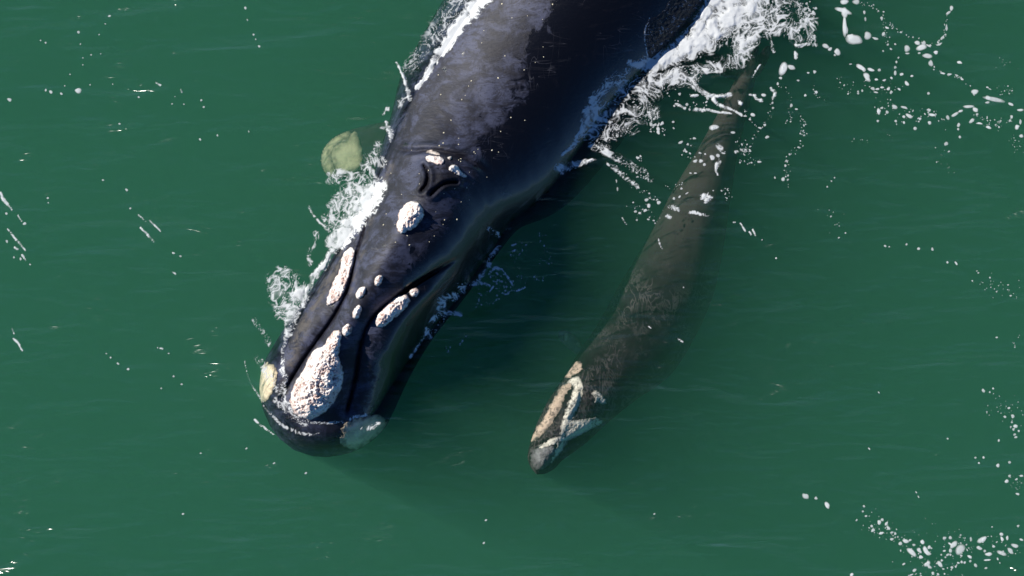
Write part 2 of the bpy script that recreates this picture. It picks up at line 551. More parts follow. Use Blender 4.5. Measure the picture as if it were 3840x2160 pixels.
def patch(name, poly, surf, mat, parent, origin, h=0.03, w=0.03, rough=0.012, cell=28.0, step=0.006, rag=0.010, lift=0.004, seed=0, label=None, frag=0.0, soft=0.012, grow=0.0):
    poly = smooth_poly(poly, 2)
    lo, hi = poly.min(0) - 0.03, poly.max(0) + 0.03
    xs = np.arange(lo[0], hi[0], step); ys = np.arange(lo[1], hi[1], step)
    X, Y = np.meshgrid(xs, ys)
    P = np.stack([X.ravel(), Y.ravel()], -1)
    sd = poly_sd(P, poly) + grow + rag * fbm(P[:, 0] * 24, P[:, 1] * 24, 3, seed + 2)
    if frag:
        sd = sd - frag * np.maximum(0, fbm(P[:, 0] * 14, P[:, 1] * 14, 3, seed + 5))
    nx, ny = len(xs), len(ys)
    idx = np.arange(nx * ny).reshape(ny, nx)
    q = np.stack([idx[:-1, :-1], idx[:-1, 1:], idx[1:, 1:], idx[1:, :-1]], -1).reshape(-1, 4)
    keep = (sd[q] > 0).any(1)
    q = q[keep]
    if len(q) == 0:
        return None
    used = np.unique(q)
    z = np.zeros(len(P)); pit = np.zeros(len(P))
    U = P[used]
    bz = surf.z(U, -9)
    ok = bz > -8
    bad = np.zeros(len(P), bool); bad[used[~ok]] = True
    q = q[~bad[q].any(1)]
    bz = np.where(ok, bz, bz[ok].min() if ok.any() else 0)
    wv = 0.012 * fbm(U[:, 0] * 30, U[:, 1] * 30, 2, seed + 9)
    d1, d2 = worley((U[:, 0] + wv) * cell, (U[:, 1] - wv) * cell, seed)
    big = fbm(U[:, 0] * 9, U[:, 1] * 9, 3, seed + 1)
    fine = fbm(U[:, 0] * 34, U[:, 1] * 34, 3, seed + 4, 0.65)
    prof = 1 - np.exp(-np.maximum(sd[used], 0) / w)
    zz = bz + lift + h * prof * (1 + 0.8 * big) + rough * prof * ((0.5 - d1) * 0.5 + 1.8 * fine)
    zz = np.where(sd[used] > 0, zz, bz - 0.012)
    z[used] = zz
    pit[used] = np.clip(sstep(0.5, 0.9, d1) * 0.3 + sstep(0.15, -0.45, big) * 0.55 + sstep(0.05, -0.5, fine) * 0.6, 0, 1)
    V = np.column_stack([P, z])
    edge = sstep(-0.3 * soft, soft, sd + 0.5 * soft * fbm(P[:, 0] * 20, P[:, 1] * 20, 3, seed + 8))
    V, q, at = compact(V, q, {'pit': pit, 'edge': edge})
    o = mesh_obj(name, V, q, mat, parent, origin, at)
    if label: o['label'] = label
    return o


def slab(name, poly, zfun, thick, mat, parent, origin, step=0.025, wedge=0.08):
    """a closed paddle-shaped blade: plan outline, mid-surface height and lens-shaped thickness"""
    poly = smooth_poly(poly, 3)
    lo, hi = poly.min(0) - step, poly.max(0) + step
    xs = np.arange(lo[0], hi[0] + step, step); ys = np.arange(lo[1], hi[1] + step, step)
    X, Y = np.meshgrid(xs, ys)
    P = np.stack([X.ravel(), Y.ravel()], -1)
    sd = poly_sd(P, poly)
    nx, ny = len(xs), len(ys)
    idx = np.arange(nx * ny).reshape(ny, nx)
    q = np.stack([idx[:-1, :-1], idx[:-1, 1:], idx[1:, 1:], idx[1:, :-1]], -1).reshape(-1, 4)
    q = q[(sd[q] > 0).any(1)]
    # pull outside verts back to the outline
    out = sd < 0
    pp = np.vstack([poly, poly[:1]])
    for i in np.nonzero(out)[0]:
        a, b = pp[:-1], pp[1:]
        t = np.clip(((P[i] - a) * (b - a)).sum(1) / (((b - a) ** 2).sum(1) + 1e-12), 0, 1)
        qq = a + t[:, None] * (b - a)
        P[i] = qq[np.argmin(((qq - P[i]) ** 2).sum(1))]
    zm = zfun(P)
    th = thick * np.sqrt(np.clip(np.where(out, 0, sd) / wedge, 0, 1)) + 0.004
    nV = len(P)
    V = np.vstack([np.column_stack([P, zm + th / 2]), np.column_stack([P, zm - th / 2])])
    e = {}
    for f in q.tolist():
        for a, b in zip(f, f[1:] + f[:1]):
            e[(a, b)] = 1
    faces = q.tolist() + [[x + nV for x in f[::-1]] for f in q.tolist()]
    for (a, b) in e:
        if (b, a) not in e:
            faces.append([b, a, a + nV, b + nV])
    fa = [f for f in faces]
    used = np.unique(np.concatenate([np.array(f) for f in fa]))
    mp = np.full(len(V), -1); mp[used] = np.arange(len(used))
    V = V[used]; fa = [[int(mp[i]) for i in f] for f in fa]
    return mesh_obj(name, V, fa, mat, parent, origin), V, fa


# ---------------------------------------------------------------- adult right whale
tip = np.array([735, 1134.0]); hd = np.array([0.48, -0.877])
cent = [tip + hd * t for t in (0, 6, 15, 40, 80, 120, 165)]
cent += [(880, 870), (942, 775), (1015, 668), (1085, 560), (1140, 455), (1214, 353), (1283, 255), (1372, 123), (1490, -35), (1700, -330), (2000, -750), (2350, -1200), (2700, -1600), (2950, -1900)]
prm = [  # half-width, half-height, top, section power
    (0.02, 0.05, -0.26, 1.0), (0.17, 0.16, -0.19, 1.0), (0.27, 0.27, -0.13, 1.0), (0.43, 0.44, -0.065, 0.92), (0.58, 0.60, 0.015, 0.84), (0.66, 0.72, 0.095, 0.82), (0.70, 0.82, 0.18, 0.84),
    (0.67, 1.0, 0.41, 0.94), (0.65, 1.12, 0.60, 1.0), (0.68, 1.2, 0.71, 1.0), (0.72, 1.27, 0.72, 1.0), (0.84, 1.22, 0.57, 1.0), (1.06, 1.18, 0.42, 1.0), (1.13, 1.2, 0.37, 1.0), (1.18, 1.25, 0.365, 1.0),
    (1.33, 1.32, 0.39, 1.0), (1.45, 1.42, 0.36, 1.0), (1.2, 1.3, 0.12, 1.0), (0.8, 0.95, -0.2, 1.0), (0.35, 0.5, -0.4, 1.0), (0.05, 0.12, -0.6, 1.0)]
V, F, inf = loft(Q(cent), prm, lambda t: 0.006 if t < 0.12 else (0.0125 if t < 3.6 else (0.03 if t < 6.2 else 0.15)))
PXY = V[:, :2].copy()
up = sstep(0.0, 0.35, inf['s'])

MID = smooth_poly(Q([(772, 1075), (798, 985), (845, 880), (892, 785), (935, 705), (990, 610), (1035, 545), (1075, 490), (1108, 445)]), 2, False)
GRL = smooth_poly(Q([(700, 1010), (715, 985), (760, 912), (800, 857), (838, 808), (868, 757), (886, 715), (897, 650), (915, 590), (930, 540), (945, 500)]), 2, False)
GRR = smooth_poly(Q([(868, 1050), (880, 1010), (898, 945), (906, 885), (920, 832), (950, 785), (1000, 747), (1060, 707), (1125, 668), (1170, 640)]), 2, False)
SLL = smooth_poly(Q([(1069, 420), (1081, 442), (1078, 468), (1064, 484)]), 2, False)
SLR = smooth_poly(Q([(1150, 462), (1122, 464), (1103, 478), (1087, 494)]), 2, False)
NAPE = smooth_poly(Q([(985, 372), (1030, 384), (1080, 381), (1130, 388), (1180, 405), (1230, 440)]), 2, False)

dz = np.zeros(len(V)); crease = np.zeros(len(V)); scuff = np.zeros(len(V)); dry_lit = np.zeros(len(V))
hm = inf['t'] < 4.2
P = PXY[hm]
d, s, t = pl_dist(P, MID)
ridge = 0.085 * np.exp(-(d / 0.17) ** 2) * sstep(0.0, 0.15, t) * (1 - 0.5 * sstep(0.75, 1.0, t))
dl, sl, tl = pl_dist(P, GRL)
dr, sr, tr_ = pl_dist(P, GRR)
el = sstep(0, 0.06, tl) * sstep(1.0, 0.86, tl); er = sstep(0, 0.06, tr_) * sstep(1.0, 0.82, tr_)
gl = -(0.055 * np.exp(-(dl / 0.020) ** 2) + 0.05 * np.exp(-(dl / 0.085) ** 2)) * el
gr = -(0.050 * np.exp(-(dr / 0.020) ** 2) + 0.042 * np.exp(-(dr / 0.095) ** 2)) * er
# lower lips stand a little proud outside the grooves
LIPL = Q([(735, 900), (790, 800), (840, 700), (885, 600)]); LIPR = Q([(960, 930), (1000, 830), (1060, 760), (1130, 700)])
d5, _, t5 = pl_dist(P, smooth_poly(LIPL, 2, False)); d6, _, t6 = pl_dist(P, smooth_poly(LIPR, 2, False))
lips = 0.045 * np.exp(-(d5 / 0.11) ** 2) * sstep(0, .2, t5) * sstep(1, .8, t5) + 0.045 * np.exp(-(d6 / 0.11) ** 2) * sstep(0, .2, t6) * sstep(1, .8, t6)
# blowhole mound, its two slits and the crease behind it
bc = Q([(1108, 452)])[0]
mound = 0.07 * np.exp(-(np.hypot(P[:, 0] - bc[0], P[:, 1] - bc[1]) / 0.26) ** 2)
slit = np.zeros(len(P)); cr_s = np.zeros(len(P))
for L in (SLL, SLR):
    q_, _, tq_ = pl_dist(P, L)
    taper = 0.5 + 0.5 * np.sin(np.pi * np.clip(tq_, 0.05, 0.95))
    slit += -0.050 * np.exp(-(q_ / (0.014 * taper)) ** 2) + 0.022 * np.exp(-((q_ - 0.042) / 0.020) ** 2)
    cr_s = np.maximum(cr_s, 0.95 * np.exp(-(q_ / 0.016) ** 2) + 0.25 * np.exp(-(q_ / 0.09) ** 2))
vee = Q([(1102, 425), (1098, 445), (1092, 480)])
q_, _, _ = pl_dist(P, vee)
slit += -0.015 * np.exp(-(q_ / 0.05) ** 2)
dn, sn, tn = pl_dist(P, NAPE)
nape = (-0.028 * np.exp(-(dn / 0.02) ** 2) + 0.02 * np.exp(-((dn - 0.05) / 0.03) ** 2)) * sstep(0.0, 0.15, tn) * sstep(1.0, 0.8, tn)
wr = 0.006 * fbm(P[:, 0] * 5 + P[:, 1] * 2, P[:, 1] * 2.5, 3, 21)
dz[hm] = (ridge + gl + gr + lips + mound + slit + nape + wr)
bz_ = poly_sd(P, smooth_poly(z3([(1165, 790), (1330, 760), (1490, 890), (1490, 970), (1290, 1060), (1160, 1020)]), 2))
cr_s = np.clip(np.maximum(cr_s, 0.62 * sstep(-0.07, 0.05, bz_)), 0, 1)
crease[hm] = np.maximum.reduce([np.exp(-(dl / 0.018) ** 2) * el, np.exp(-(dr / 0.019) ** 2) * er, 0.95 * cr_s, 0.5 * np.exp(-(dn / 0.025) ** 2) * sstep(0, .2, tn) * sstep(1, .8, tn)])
V[:, 2] += dz * up
# scuffed pale rims: waterline of the left lip, left cheek, edges along the groove
RIM = smooth_poly(Q([(712, 985), (735, 900), (768, 815), (812, 735), (868, 640)]), 2, False)
dr1, _, tr1 = pl_dist(P, RIM)
RIM2 = smooth_poly(Q([(885, 735), (908, 655), (925, 590), (945, 520), (965, 470), (985, 420)]), 2, False)
dr2, _, _ = pl_dist(P, RIM2)
RIM3 = smooth_poly(Q([(722, 985), (765, 920), (800, 870)]), 2, False)
dr3, _, _ = pl_dist(P, RIM3)
scuff[hm] = np.clip(0.85 * np.exp(-(dr1 / 0.06) ** 2) + 0.7 * np.exp(-(dr2 / 0.035) ** 2) + 0.45 * np.exp(-(dr3 / 0.025) ** 2), 0, 1)
# dry and wet skin on the back; on the head the border paints shade
BORD = smooth_poly(Q([(1600, -500), (1430, -120), (1385, 0), (1340, 80), (1310, 160), (1300, 225), (1275, 285), (1225, 335), (1200, 385), (1190, 440), (1150, 520), (1085, 600), (1030, 690), (985, 760), (950, 850), (930, 960), (900, 1100)]), 2, False)
m2 = inf['t'] < 8
P2 = PXY[m2]
db, sb, tb = pl_dist(P2, BORD)
jag = 0.16 * fbm(P2[:, 0] * 3.1 + 0.7 * P2[:, 1], P2[:, 1] * 3.1, 5, 31, 0.6) + 0.05 * fbm(P2[:, 0] * 16, P2[:, 1] * 9, 3, 33)
jag = jag * (1 - 0.75 * sstep(0.50, 0.62, tb))
dd = -sb * db + jag                          # the snout lies at the end of BORD: left of the animal = right of travel
dry_lit[m2] = sstep(-0.26, 0.22, dd)
isl = sstep(0.30, 0.42, fbm(P2[:, 0] * 2.6, P2[:, 1] * 2.2, 4, 35)) * sstep(-0.75, -0.1, dd) * 0.55 * sstep(0.6, 0.5, tb)
dry_lit[m2] = np.maximum(dry_lit[m2], isl)
holes = sstep(0.36, 0.48, fbm(P2[:, 0] * 6, P2[:, 1] * 5, 4, 37)) * 0.6
dry_lit[m2] = np.clip(dry_lit[m2] - holes, 0, 1)
dry_lit *= up

cw = Q([(1500, 0)])[0]
A0 = np.array([cw[0], cw[1], 0.0])
whale = bpy.data.objects.new('right_whale', None); COL.objects.link(whale); whale.location = A0
whale['label'] = 'huge black adult whale with crusty white growths on its head, breaking the surface'
whale['category'] = 'whale'; whale['group'] = 'mother whale and calf'
Vc, Fc = close_caps(V, F, inf)
pad = lambda a: np.concatenate([a, [0, 0]])
body = mesh_obj('body', Vc, Fc, M_SKIN, whale, A0, {'dry_lit': pad(dry_lit), 'scuff': pad(scuff), 'crease': pad(crease), 'sub': sstep(0.02, -0.04, Vc[:, 2])})
ADULT = Surf(Vc, Fc)

CALS = [
    ('bonnet', z1([(740, 365), (780, 340), (800, 290), (850, 225), (910, 195), (945, 220), (940, 260), (935, 350), (908, 420), (930, 500), (952, 590), (945, 690), (905, 790), (850, 880), (770, 960), (690, 1010), (620, 1035), (540, 1000), (490, 970), (455, 900), (455, 800), (480, 720), (530, 640), (590, 560), (620, 470), (660, 410), (700, 375)]), 0.085, 0.05, 0.024, M_CALL, 'large crusty white bonnet callosity with pink pits on the snout tip'),
    ('callosity', z1([(960, 165), (1000, 142), (1038, 165), (1042, 210), (1012, 252), (970, 268), (942, 240), (942, 200)]), 0.05, 0.03, 0.014, M_CALL, None),
    ('callosity', z2([(745, 1063), (767, 1085), (762, 1130), (737, 1182), (705, 1199), (673, 1180), (673, 1130), (705, 1083)]), 0.05, 0.03, 0.014, M_CALL, None),
    ('callosity', z2([(775, 898), (807, 910), (802, 960), (770, 1002), (735, 1022), (703, 1010), (703, 970), (730, 923)]), 0.05, 0.03, 0.014, M_CALL, None),
    ('callosity', z2([(915, 796), (952, 800), (960, 830), (937, 880), (905, 914), (870, 895), (873, 860), (888, 820)]), 0.05, 0.03, 0.014, M_CALL, None),
    ('lip_callosity', z2([(660, 546), (687, 560), (692, 640), (682, 700), (662, 760), (642, 840), (612, 930), (562, 1012), (500, 1062), (450, 1084), (428, 1060), (433, 1000), (468, 930), (498, 850), (538, 780), (558, 710), (553, 660), (588, 600), (623, 553)]), 0.05, 0.035, 0.020, M_CALL, 'long white callosity on the sunlit lower lip'),
    ('lip_callosity', z2([(1140, 973), (1182, 988), (1197, 1030), (1172, 1080), (1110, 1142), (1040, 1202), (980, 1252), (930, 1277), (888, 1262), (868, 1215), (903, 1150), (958, 1088), (1030, 1018), (1090, 983)]), 0.065, 0.035, 0.020, M_CALL, 'long white callosity on the shaded lower lip'),
    ('lip_callosity', z2([(1190, 928), (1240, 910), (1277, 925), (1272, 970), (1250, 1002), (1210, 1002), (1183, 970)]), 0.03, 0.03, 0.012, M_CALL, None),
    ('callosity', z2([(1185, 143), (1240, 143), (1297, 175), (1327, 240), (1312, 300), (1270, 360), (1220, 402), (1170, 407), (1140, 437), (1093, 427), (1083, 380), (1068, 355), (1093, 300), (1083, 265), (1120, 200), (1150, 163)]), 0.075, 0.045, 0.022, M_CALL, 'big rounded white callosity in front of the blowhole'),
    ('blowhole_callosity', z3([(1213, 700), (1250, 693), (1310, 703), (1362, 713), (1380, 745), (1362, 787), (1320, 787), (1280, 767), (1213, 752), (1201, 725)]), 0.045, 0.03, 0.014, M_CALL, None),
    ('blowhole_callosity', z3([(1418, 795), (1460, 773), (1502, 800), (1532, 840), (1572, 870), (1577, 895), (1545, 907), (1500, 872), (1450, 857), (1413, 830)]), 0.045, 0.03, 0.014, M_CALL, None),
    ('blowhole_callosity', z3([(1203, 650), (1250, 638), (1287, 658), (1340, 680), (1345, 702), (1310, 700), (1260, 684), (1208, 687)]), 0.02, 0.02, 0.010, M_CALLG, None),
    ('blowhole_callosity', z3([(1395, 715), (1440, 698), (1452, 735), (1420, 752)]), 0.02, 0.02, 0.010, M_CALLG, None),
]
for i, (nm, poly, h, w, r, mt, lab) in enumerate(CALS):
    patch(nm, poly, ADULT, mt, whale, A0, h, w, r, 26 if h < 0.08 else 22, seed=40 + i * 3, label=lab, rag=0.016 if h > 0.04 and w > 0.03 else 0.011, frag=0.012)
patch('chin_patch', z1([(165, 545), (230, 520), (300, 545), (335, 610), (320, 690), (285, 770), (225, 840), (160, 890), (110, 860), (88, 780), (90, 700), (130, 640)]), ADULT, M_PATCH, whale, A0, 0.008, 0.02, 0.004, 20, rag=0.03, frag=0.02, soft=0.05, grow=0.015, seed=81, label='pale cream patch on the submerged chin at the sunlit side')
patch('chin_patch', z1([(950, 1080), (1050, 1030), (1170, 1000), (1270, 1010), (1310, 1080), (1265, 1160), (1180, 1220), (1080, 1275), (985, 1290), (920, 1240), (945, 1160)]), ADULT, M_PATCH, whale, A0, 0.008, 0.02, 0.004, 20, rag=0.035, frag=0.02, soft=0.08, grow=0.03, seed=82, label='pale patch on the submerged chin at the shaded side')

# left flipper, under water, with its white patch
FP = z3([(1000, 330), (760, 340), (560, 400), (380, 450), (260, 540), (200, 660), (210, 770), (270, 850), (400, 880), (580, 850), (780, 780), (980, 720)])
FEDGE = z3([(560, 440), (500, 465), (465, 505), (400, 540), (345, 585), (315, 650), (325, 710), (350, 765), (380, 800), (420, 830)])
FEDGE = smooth_poly(FEDGE, 2, False)


def flip_z(P):
    d, s, t = pl_dist(P, FEDGE)
    outer = np.where(s > 0, 0.0, d)          # beyond the crease the rim curls down
    d0 = np.hypot(P[:, 0] - z3([(560, 640)])[0][0], P[:, 1] - z3([(560, 640)])[0][1])
    o2 = np.where(s < 0, d, 0.0)
    return -0.80 - 0.9 * np.minimum(o2, outer + o2) - 0.05 * d0


fl, fV, fF = slab('flipper', FP, flip_z, 0.10, M_FLIP, whale, A0)
FLIP = Surf(fV, fF)
patch('flipper_patch', z3([(545, 450), (572, 560), (597, 650), (582, 760), (505, 822), (400, 822), (348, 755), (318, 660), (335, 590), (402, 542), (472, 502), (505, 462)]), FLIP, M_PATCHF, fl, A0, 0.004, 0.02, 0.002, 8, rag=0.012, seed=85, step=0.012, soft=0.09, grow=0.02)
patch('flipper_patch', z3([(480, 450), (440, 490), (360, 540), (300, 600), (285, 680), (310, 760), (345, 815), (300, 840), (240, 790), (215, 690), (240, 590), (310, 510), (400, 460)]), FLIP, M_PATCHF, fl, A0, 0.004, 0.02, 0.002, 8, rag=0.02, seed=86, step=0.012, soft=0.12, grow=0.03)


def blob_ring(cx, cy, rx, ry, ang, z0, hgt, n=9, jit=0.22, r=None):
    r = r or rng
    a = np.arange(n) / n * 2 * np.pi
    k = r.random(n) * 2 - 1
    if n > 10:
        k = 0.5 * k + 0.25 * (np.roll(k, 1) + np.roll(k, -1))
        k = 0.5 * k + 0.25 * (np.roll(k, 1) + np.roll(k, -1))
    k = 1 + jit * k
    ca, sa = math.cos(ang), math.sin(ang)
    vs = []
    for f, zz in ((1.0, 0.0), (0.62, 0.8)):
        ex, ey = rx * f * k * np.cos(a), ry * f * k * np.sin(a)
        vs.append(np.column_stack([cx + ex * ca - ey * sa, cy + ex * sa + ey * ca, np.full(n, z0 + hgt * zz)]))
    vs.append(np.array([[cx, cy, z0 + hgt]]))
    v = np.vstack(vs)
    f = []
    for i in range(n):
        j = (i + 1) % n
        f.append([i, j, n + j, n + i]); f.append([n + i, n + j, 2 * n])
    return v, f


def blobs(specs, name, mat, parent=None, origin=None, zfun=None, seed=1, n=9, hk=0.35, foam=None):
    r = np.random.default_rng(seed)
    VV, FF, AA = [], [], []
    off = 0
    sp = np.asarray(specs, float)
    zz = zfun(sp[:, :2])
    for (x, y, rx, ry, an), z0 in zip(sp, zz):
        if foam is not None: rx, ry = rx * 1.2, ry * 1.2
        v, f = blob_ring(x, y, rx, ry, an, z0, min(rx, ry) * hk, n, 0.25 if n < 10 else 0.62, r)
        VV.append(v); FF += [[i + off for i in q] for q in f]; off += len(v)
        a = np.full(len(v), 1.0 if foam is None else foam(rx, r))
        if foam is not None: a[:n] *= 0.15
        AA.append(a)
    return mesh_obj(name, np.vstack(VV), FF, mat, parent, origin, {'foam': np.concatenate(AA)})


# whale lice dotted over the adult's back and head
r_ = np.random.default_rng(5)
pts = []
zone = Q([(1230, 10), (1420, 10), (1350, 200), (1330, 330), (1250, 420), (1210, 560), (1100, 620), (960, 680), (900, 900), (960, 560), (970, 400), (1050, 250)])
while len(pts) < 62:
    p = np.array([r_.uniform(*x) for x in zip(zone.min(0), zone.max(0))])
    if poly_sd(p[None], zone)[0] > 0:
        k = r_.uniform(0.005, 0.0095)
        pts.append((p[0], p[1], k, k * r_.uniform(0.7, 1), r_.uniform(0, 3)))
sp_o = blobs(pts, 'whale_lice', M_SPECK, whale, A0, lambda P: ADULT.z(P) - 0.001, 6, 7, 0.5)
sp_o['kind'] = 'stuff'

# ---------------------------------------------------------------- calf, just under the surface
cc = [(2012, 1782), (2016, 1774), (2024, 1755), (2050, 1698), (2121, 1601), (2206, 1498), (2298, 1396), (2404, 1286), (2472, 1168), (2537, 1041), (2586, 907), (2636, 751), (2699, 575), (2749, 439), (2796, 316), (2830, 227), (2848, 170)]
cp = [(0.01, 0.02, -0.26, 1), (0.06, 0.06, -0.23, 1), (0.12, 0.12, -0.19, 1), (0.185, 0.19, -0.14, 1), (0.275, 0.26, -0.11, 1), (0.325, 0.32, -0.11, 1), (0.39, 0.40, -0.13, 1), (0.46, 0.45, -0.16, 1),
      (0.465, 0.46, -0.18, 1), (0.44, 0.44, -0.20, 1), (0.38, 0.38, -0.21, 1), (0.305, 0.30, -0.21, 1), (0.205, 0.21, -0.21, 1), (0.145, 0.15, -0.21, 1), (0.105, 0.11, -0.22, 1), (0.06, 0.065, -0.25, 1), (0.012, 0.02, -0.27, 1)]
CV, CF, ci = loft(W(cc), cp, lambda t: 0.008 if t < 0.15 else (0.014 if t < 2.2 else 0.03), 110, 40)
CP = CV[:, :2].copy()
cup = sstep(0.0, 0.35, ci['s'])
cm = ci['t'] < 1.6
P = CP[cm]
cmid = smooth_poly(z6([(345, 1270), (430, 1140), (500, 1000), (560, 880), (620, 740), (680, 640), (760, 720)]), 2, False)
g1 = smooth_poly(z6([(300, 1050), (390, 1000), (470, 900), (520, 800), (560, 700), (600, 620)]), 2, False)
g2 = smooth_poly(z6([(440, 1240), (520, 1130), (570, 1050), (660, 1000), (760, 950), (850, 900)]), 2, False)
g3 = smooth_poly(z6([(600, 870), (640, 820), (670, 740), (690, 640)]), 2, False)
dzc = 0.03 * np.exp(-(pl_dist(P, cmid)[0] / 0.07) ** 2)
for g, dp, wd in ((g1, 0.025, 0.03), (g2, 0.04, 0.025), (g3, 0.02, 0.02)):
    dzc += -dp * np.exp(-(pl_dist(P, g)[0] / wd) ** 2)
cdz = 0.012 * fbm(CP[:, 0] * 4, CP[:, 1] * 4, 4, 51)
cdz[cm] += dzc
CV[:, 2] += cdz * cup
tail = sstep(2.0, 3.2, ci['t'])
c0 = W([(2400, 1150)])[0]; C0 = np.array([c0[0], c0[1], 0.0])
calf = bpy.data.objects.new('whale_calf', None); COL.objects.link(calf); calf.location = C0
calf['label'] = 'small dark brown whale calf swimming just under the surface beside the adult'
calf['category'] = 'whale'; calf['group'] = 'mother whale and calf'
CVc, CFc = close_caps(CV, CF, ci)
mesh_obj('body', CVc, CFc, M_CALF, calf, C0, {'tail': pad(tail)})
CALF = Surf(CVc, CFc)
CPAT = [
    ('head_band', z6([(575, 600), (620, 565), (605, 620), (562, 680), (532, 760), (492, 840), (442, 920), (392, 985), (335, 1040), (292, 1060), (296, 1020), (345, 950), (397, 870), (438, 790), (488, 700), (530, 630)]), M_CORANGE, 'orange band along the side of the snout'),
    ('head_band', z6([(590, 570), (650, 548), (692, 578), (702, 630), (682, 700), (667, 760), (640, 820), (605, 870), (585, 960), (557, 1010), (520, 1000), (528, 940), (540, 880), (570, 800), (600, 720), (630, 640), (618, 605), (580, 605)]), M_CWHITE, 'cream band along the middle of the snout'),
    ('head_band', z6([(560, 1000), (570, 950), (610, 900), (650, 893), (720, 883), (790, 870), (842, 890), (850, 905), (790, 932), (720, 972), (650, 1010), (592, 1030), (545, 1090), (510, 1150), (470, 1200), (440, 1230), (465, 1150), (508, 1080), (480, 1060), (400, 1092), (340, 1122), (356, 1090), (430, 1048), (500, 1008)]), M_CWHITE, 'forked cream band across the lower lip'),
    ('head_patch', z6([(575, 940), (610, 885), (650, 893), (740, 878), (830, 880), (852, 903), (790, 935), (720, 975), (640, 1020), (590, 1035), (550, 1030)]), M_CWHITE, None),
    ('head_patch', z6([(640, 435), (690, 438), (692, 490), (655, 512), (605, 542), (560, 562), (548, 540), (588, 488)]), M_CORANGE, None),
    ('head_patch', z6([(760, 665), (800, 658), (852, 698), (882, 745), (862, 762), (820, 732), (793, 747), (798, 702)]), M_CWHITE, None),
    ('lip_patch', z6([(300, 1110), (360, 1110), (430, 1090), (480, 1090), (480, 1150), (440, 1220), (380, 1270), (330, 1265), (295, 1200)]), M_CGREY, None),
]
for i, (nm, poly, mt, lab) in enumerate(CPAT):
    patch(nm, poly, CALF, mt, calf, C0, 0.006 + 0.001 * i, 0.02, 0.005, 26, seed=90 + i * 3, rag=0.022, label=lab, frag=0.012, soft=0.026, grow=0.011)
# crumbs of whale lice beside the bands
cr = []
for (x, y) in [(705, 485), (712, 500), (740, 560), (745, 630), (800, 645), (690, 790), (755, 850), (520, 820), (455, 945), (650, 1075), (720, 600), (730, 520)]:
    p = z6([(x + r_.uniform(-8, 8), y + r_.uniform(-8, 8))])[0]
    cr.append((p[0], p[1], r_.uniform(.006, .014), r_.uniform(.005, .010), r_.uniform(0, 3)))
cs_ = blobs(cr, 'whale_lice', M_CWHITE, calf, C0, lambda P: CALF.z(P) - 0.001, 8, 7, 0.4)
cs_['kind'] = 'stuff'
cfl, a_, b_ = slab('flipper', z6([(720, 330), (660, 240), (560, 180), (500, 200), (520, 270), (610, 350), (700, 420)]), lambda P: -0.75 - 0.0 * P[:, 0], 0.05, M_FLIPC, calf, C0, 0.02, 0.05)
CFL = Surf(a_, b_)
patch('flipper_patch', z6([(545, 215), (580, 205), (600, 240), (590, 285), (550, 280)]), CFL, M_PATCHF, cfl, C0, 0.003, 0.02, 0.002, 9, seed=121, step=0.012, soft=0.04)
patch('flipper_patch', z6([(655, 270), (685, 280), (690, 320), (665, 330), (645, 300)]), CFL, M_PATCHF, cfl, C0, 0.003, 0.02, 0.002, 9, seed=122, step=0.012, soft=0.04)
slab('fluke', z5([(1500, 480), (1440, 500), (1350, 470), (1240, 400), (1150, 390), (1120, 430), (1180, 520), (1290, 590), (1400, 620), (1470, 600), (1540, 600), (1600, 520), (1660, 380), (1640, 330), (1590, 360), (1540, 440)]), lambda P: -0.30 + 0 * P[:, 0], 0.04, M_CALF, calf, C0, 0.02, 0.06)


# ------------------------------------------------------------------ foam
def top_z(P):
    w = water_h(P)
    a = ADULT.z(P, -9)
    return np.maximum(w, a)


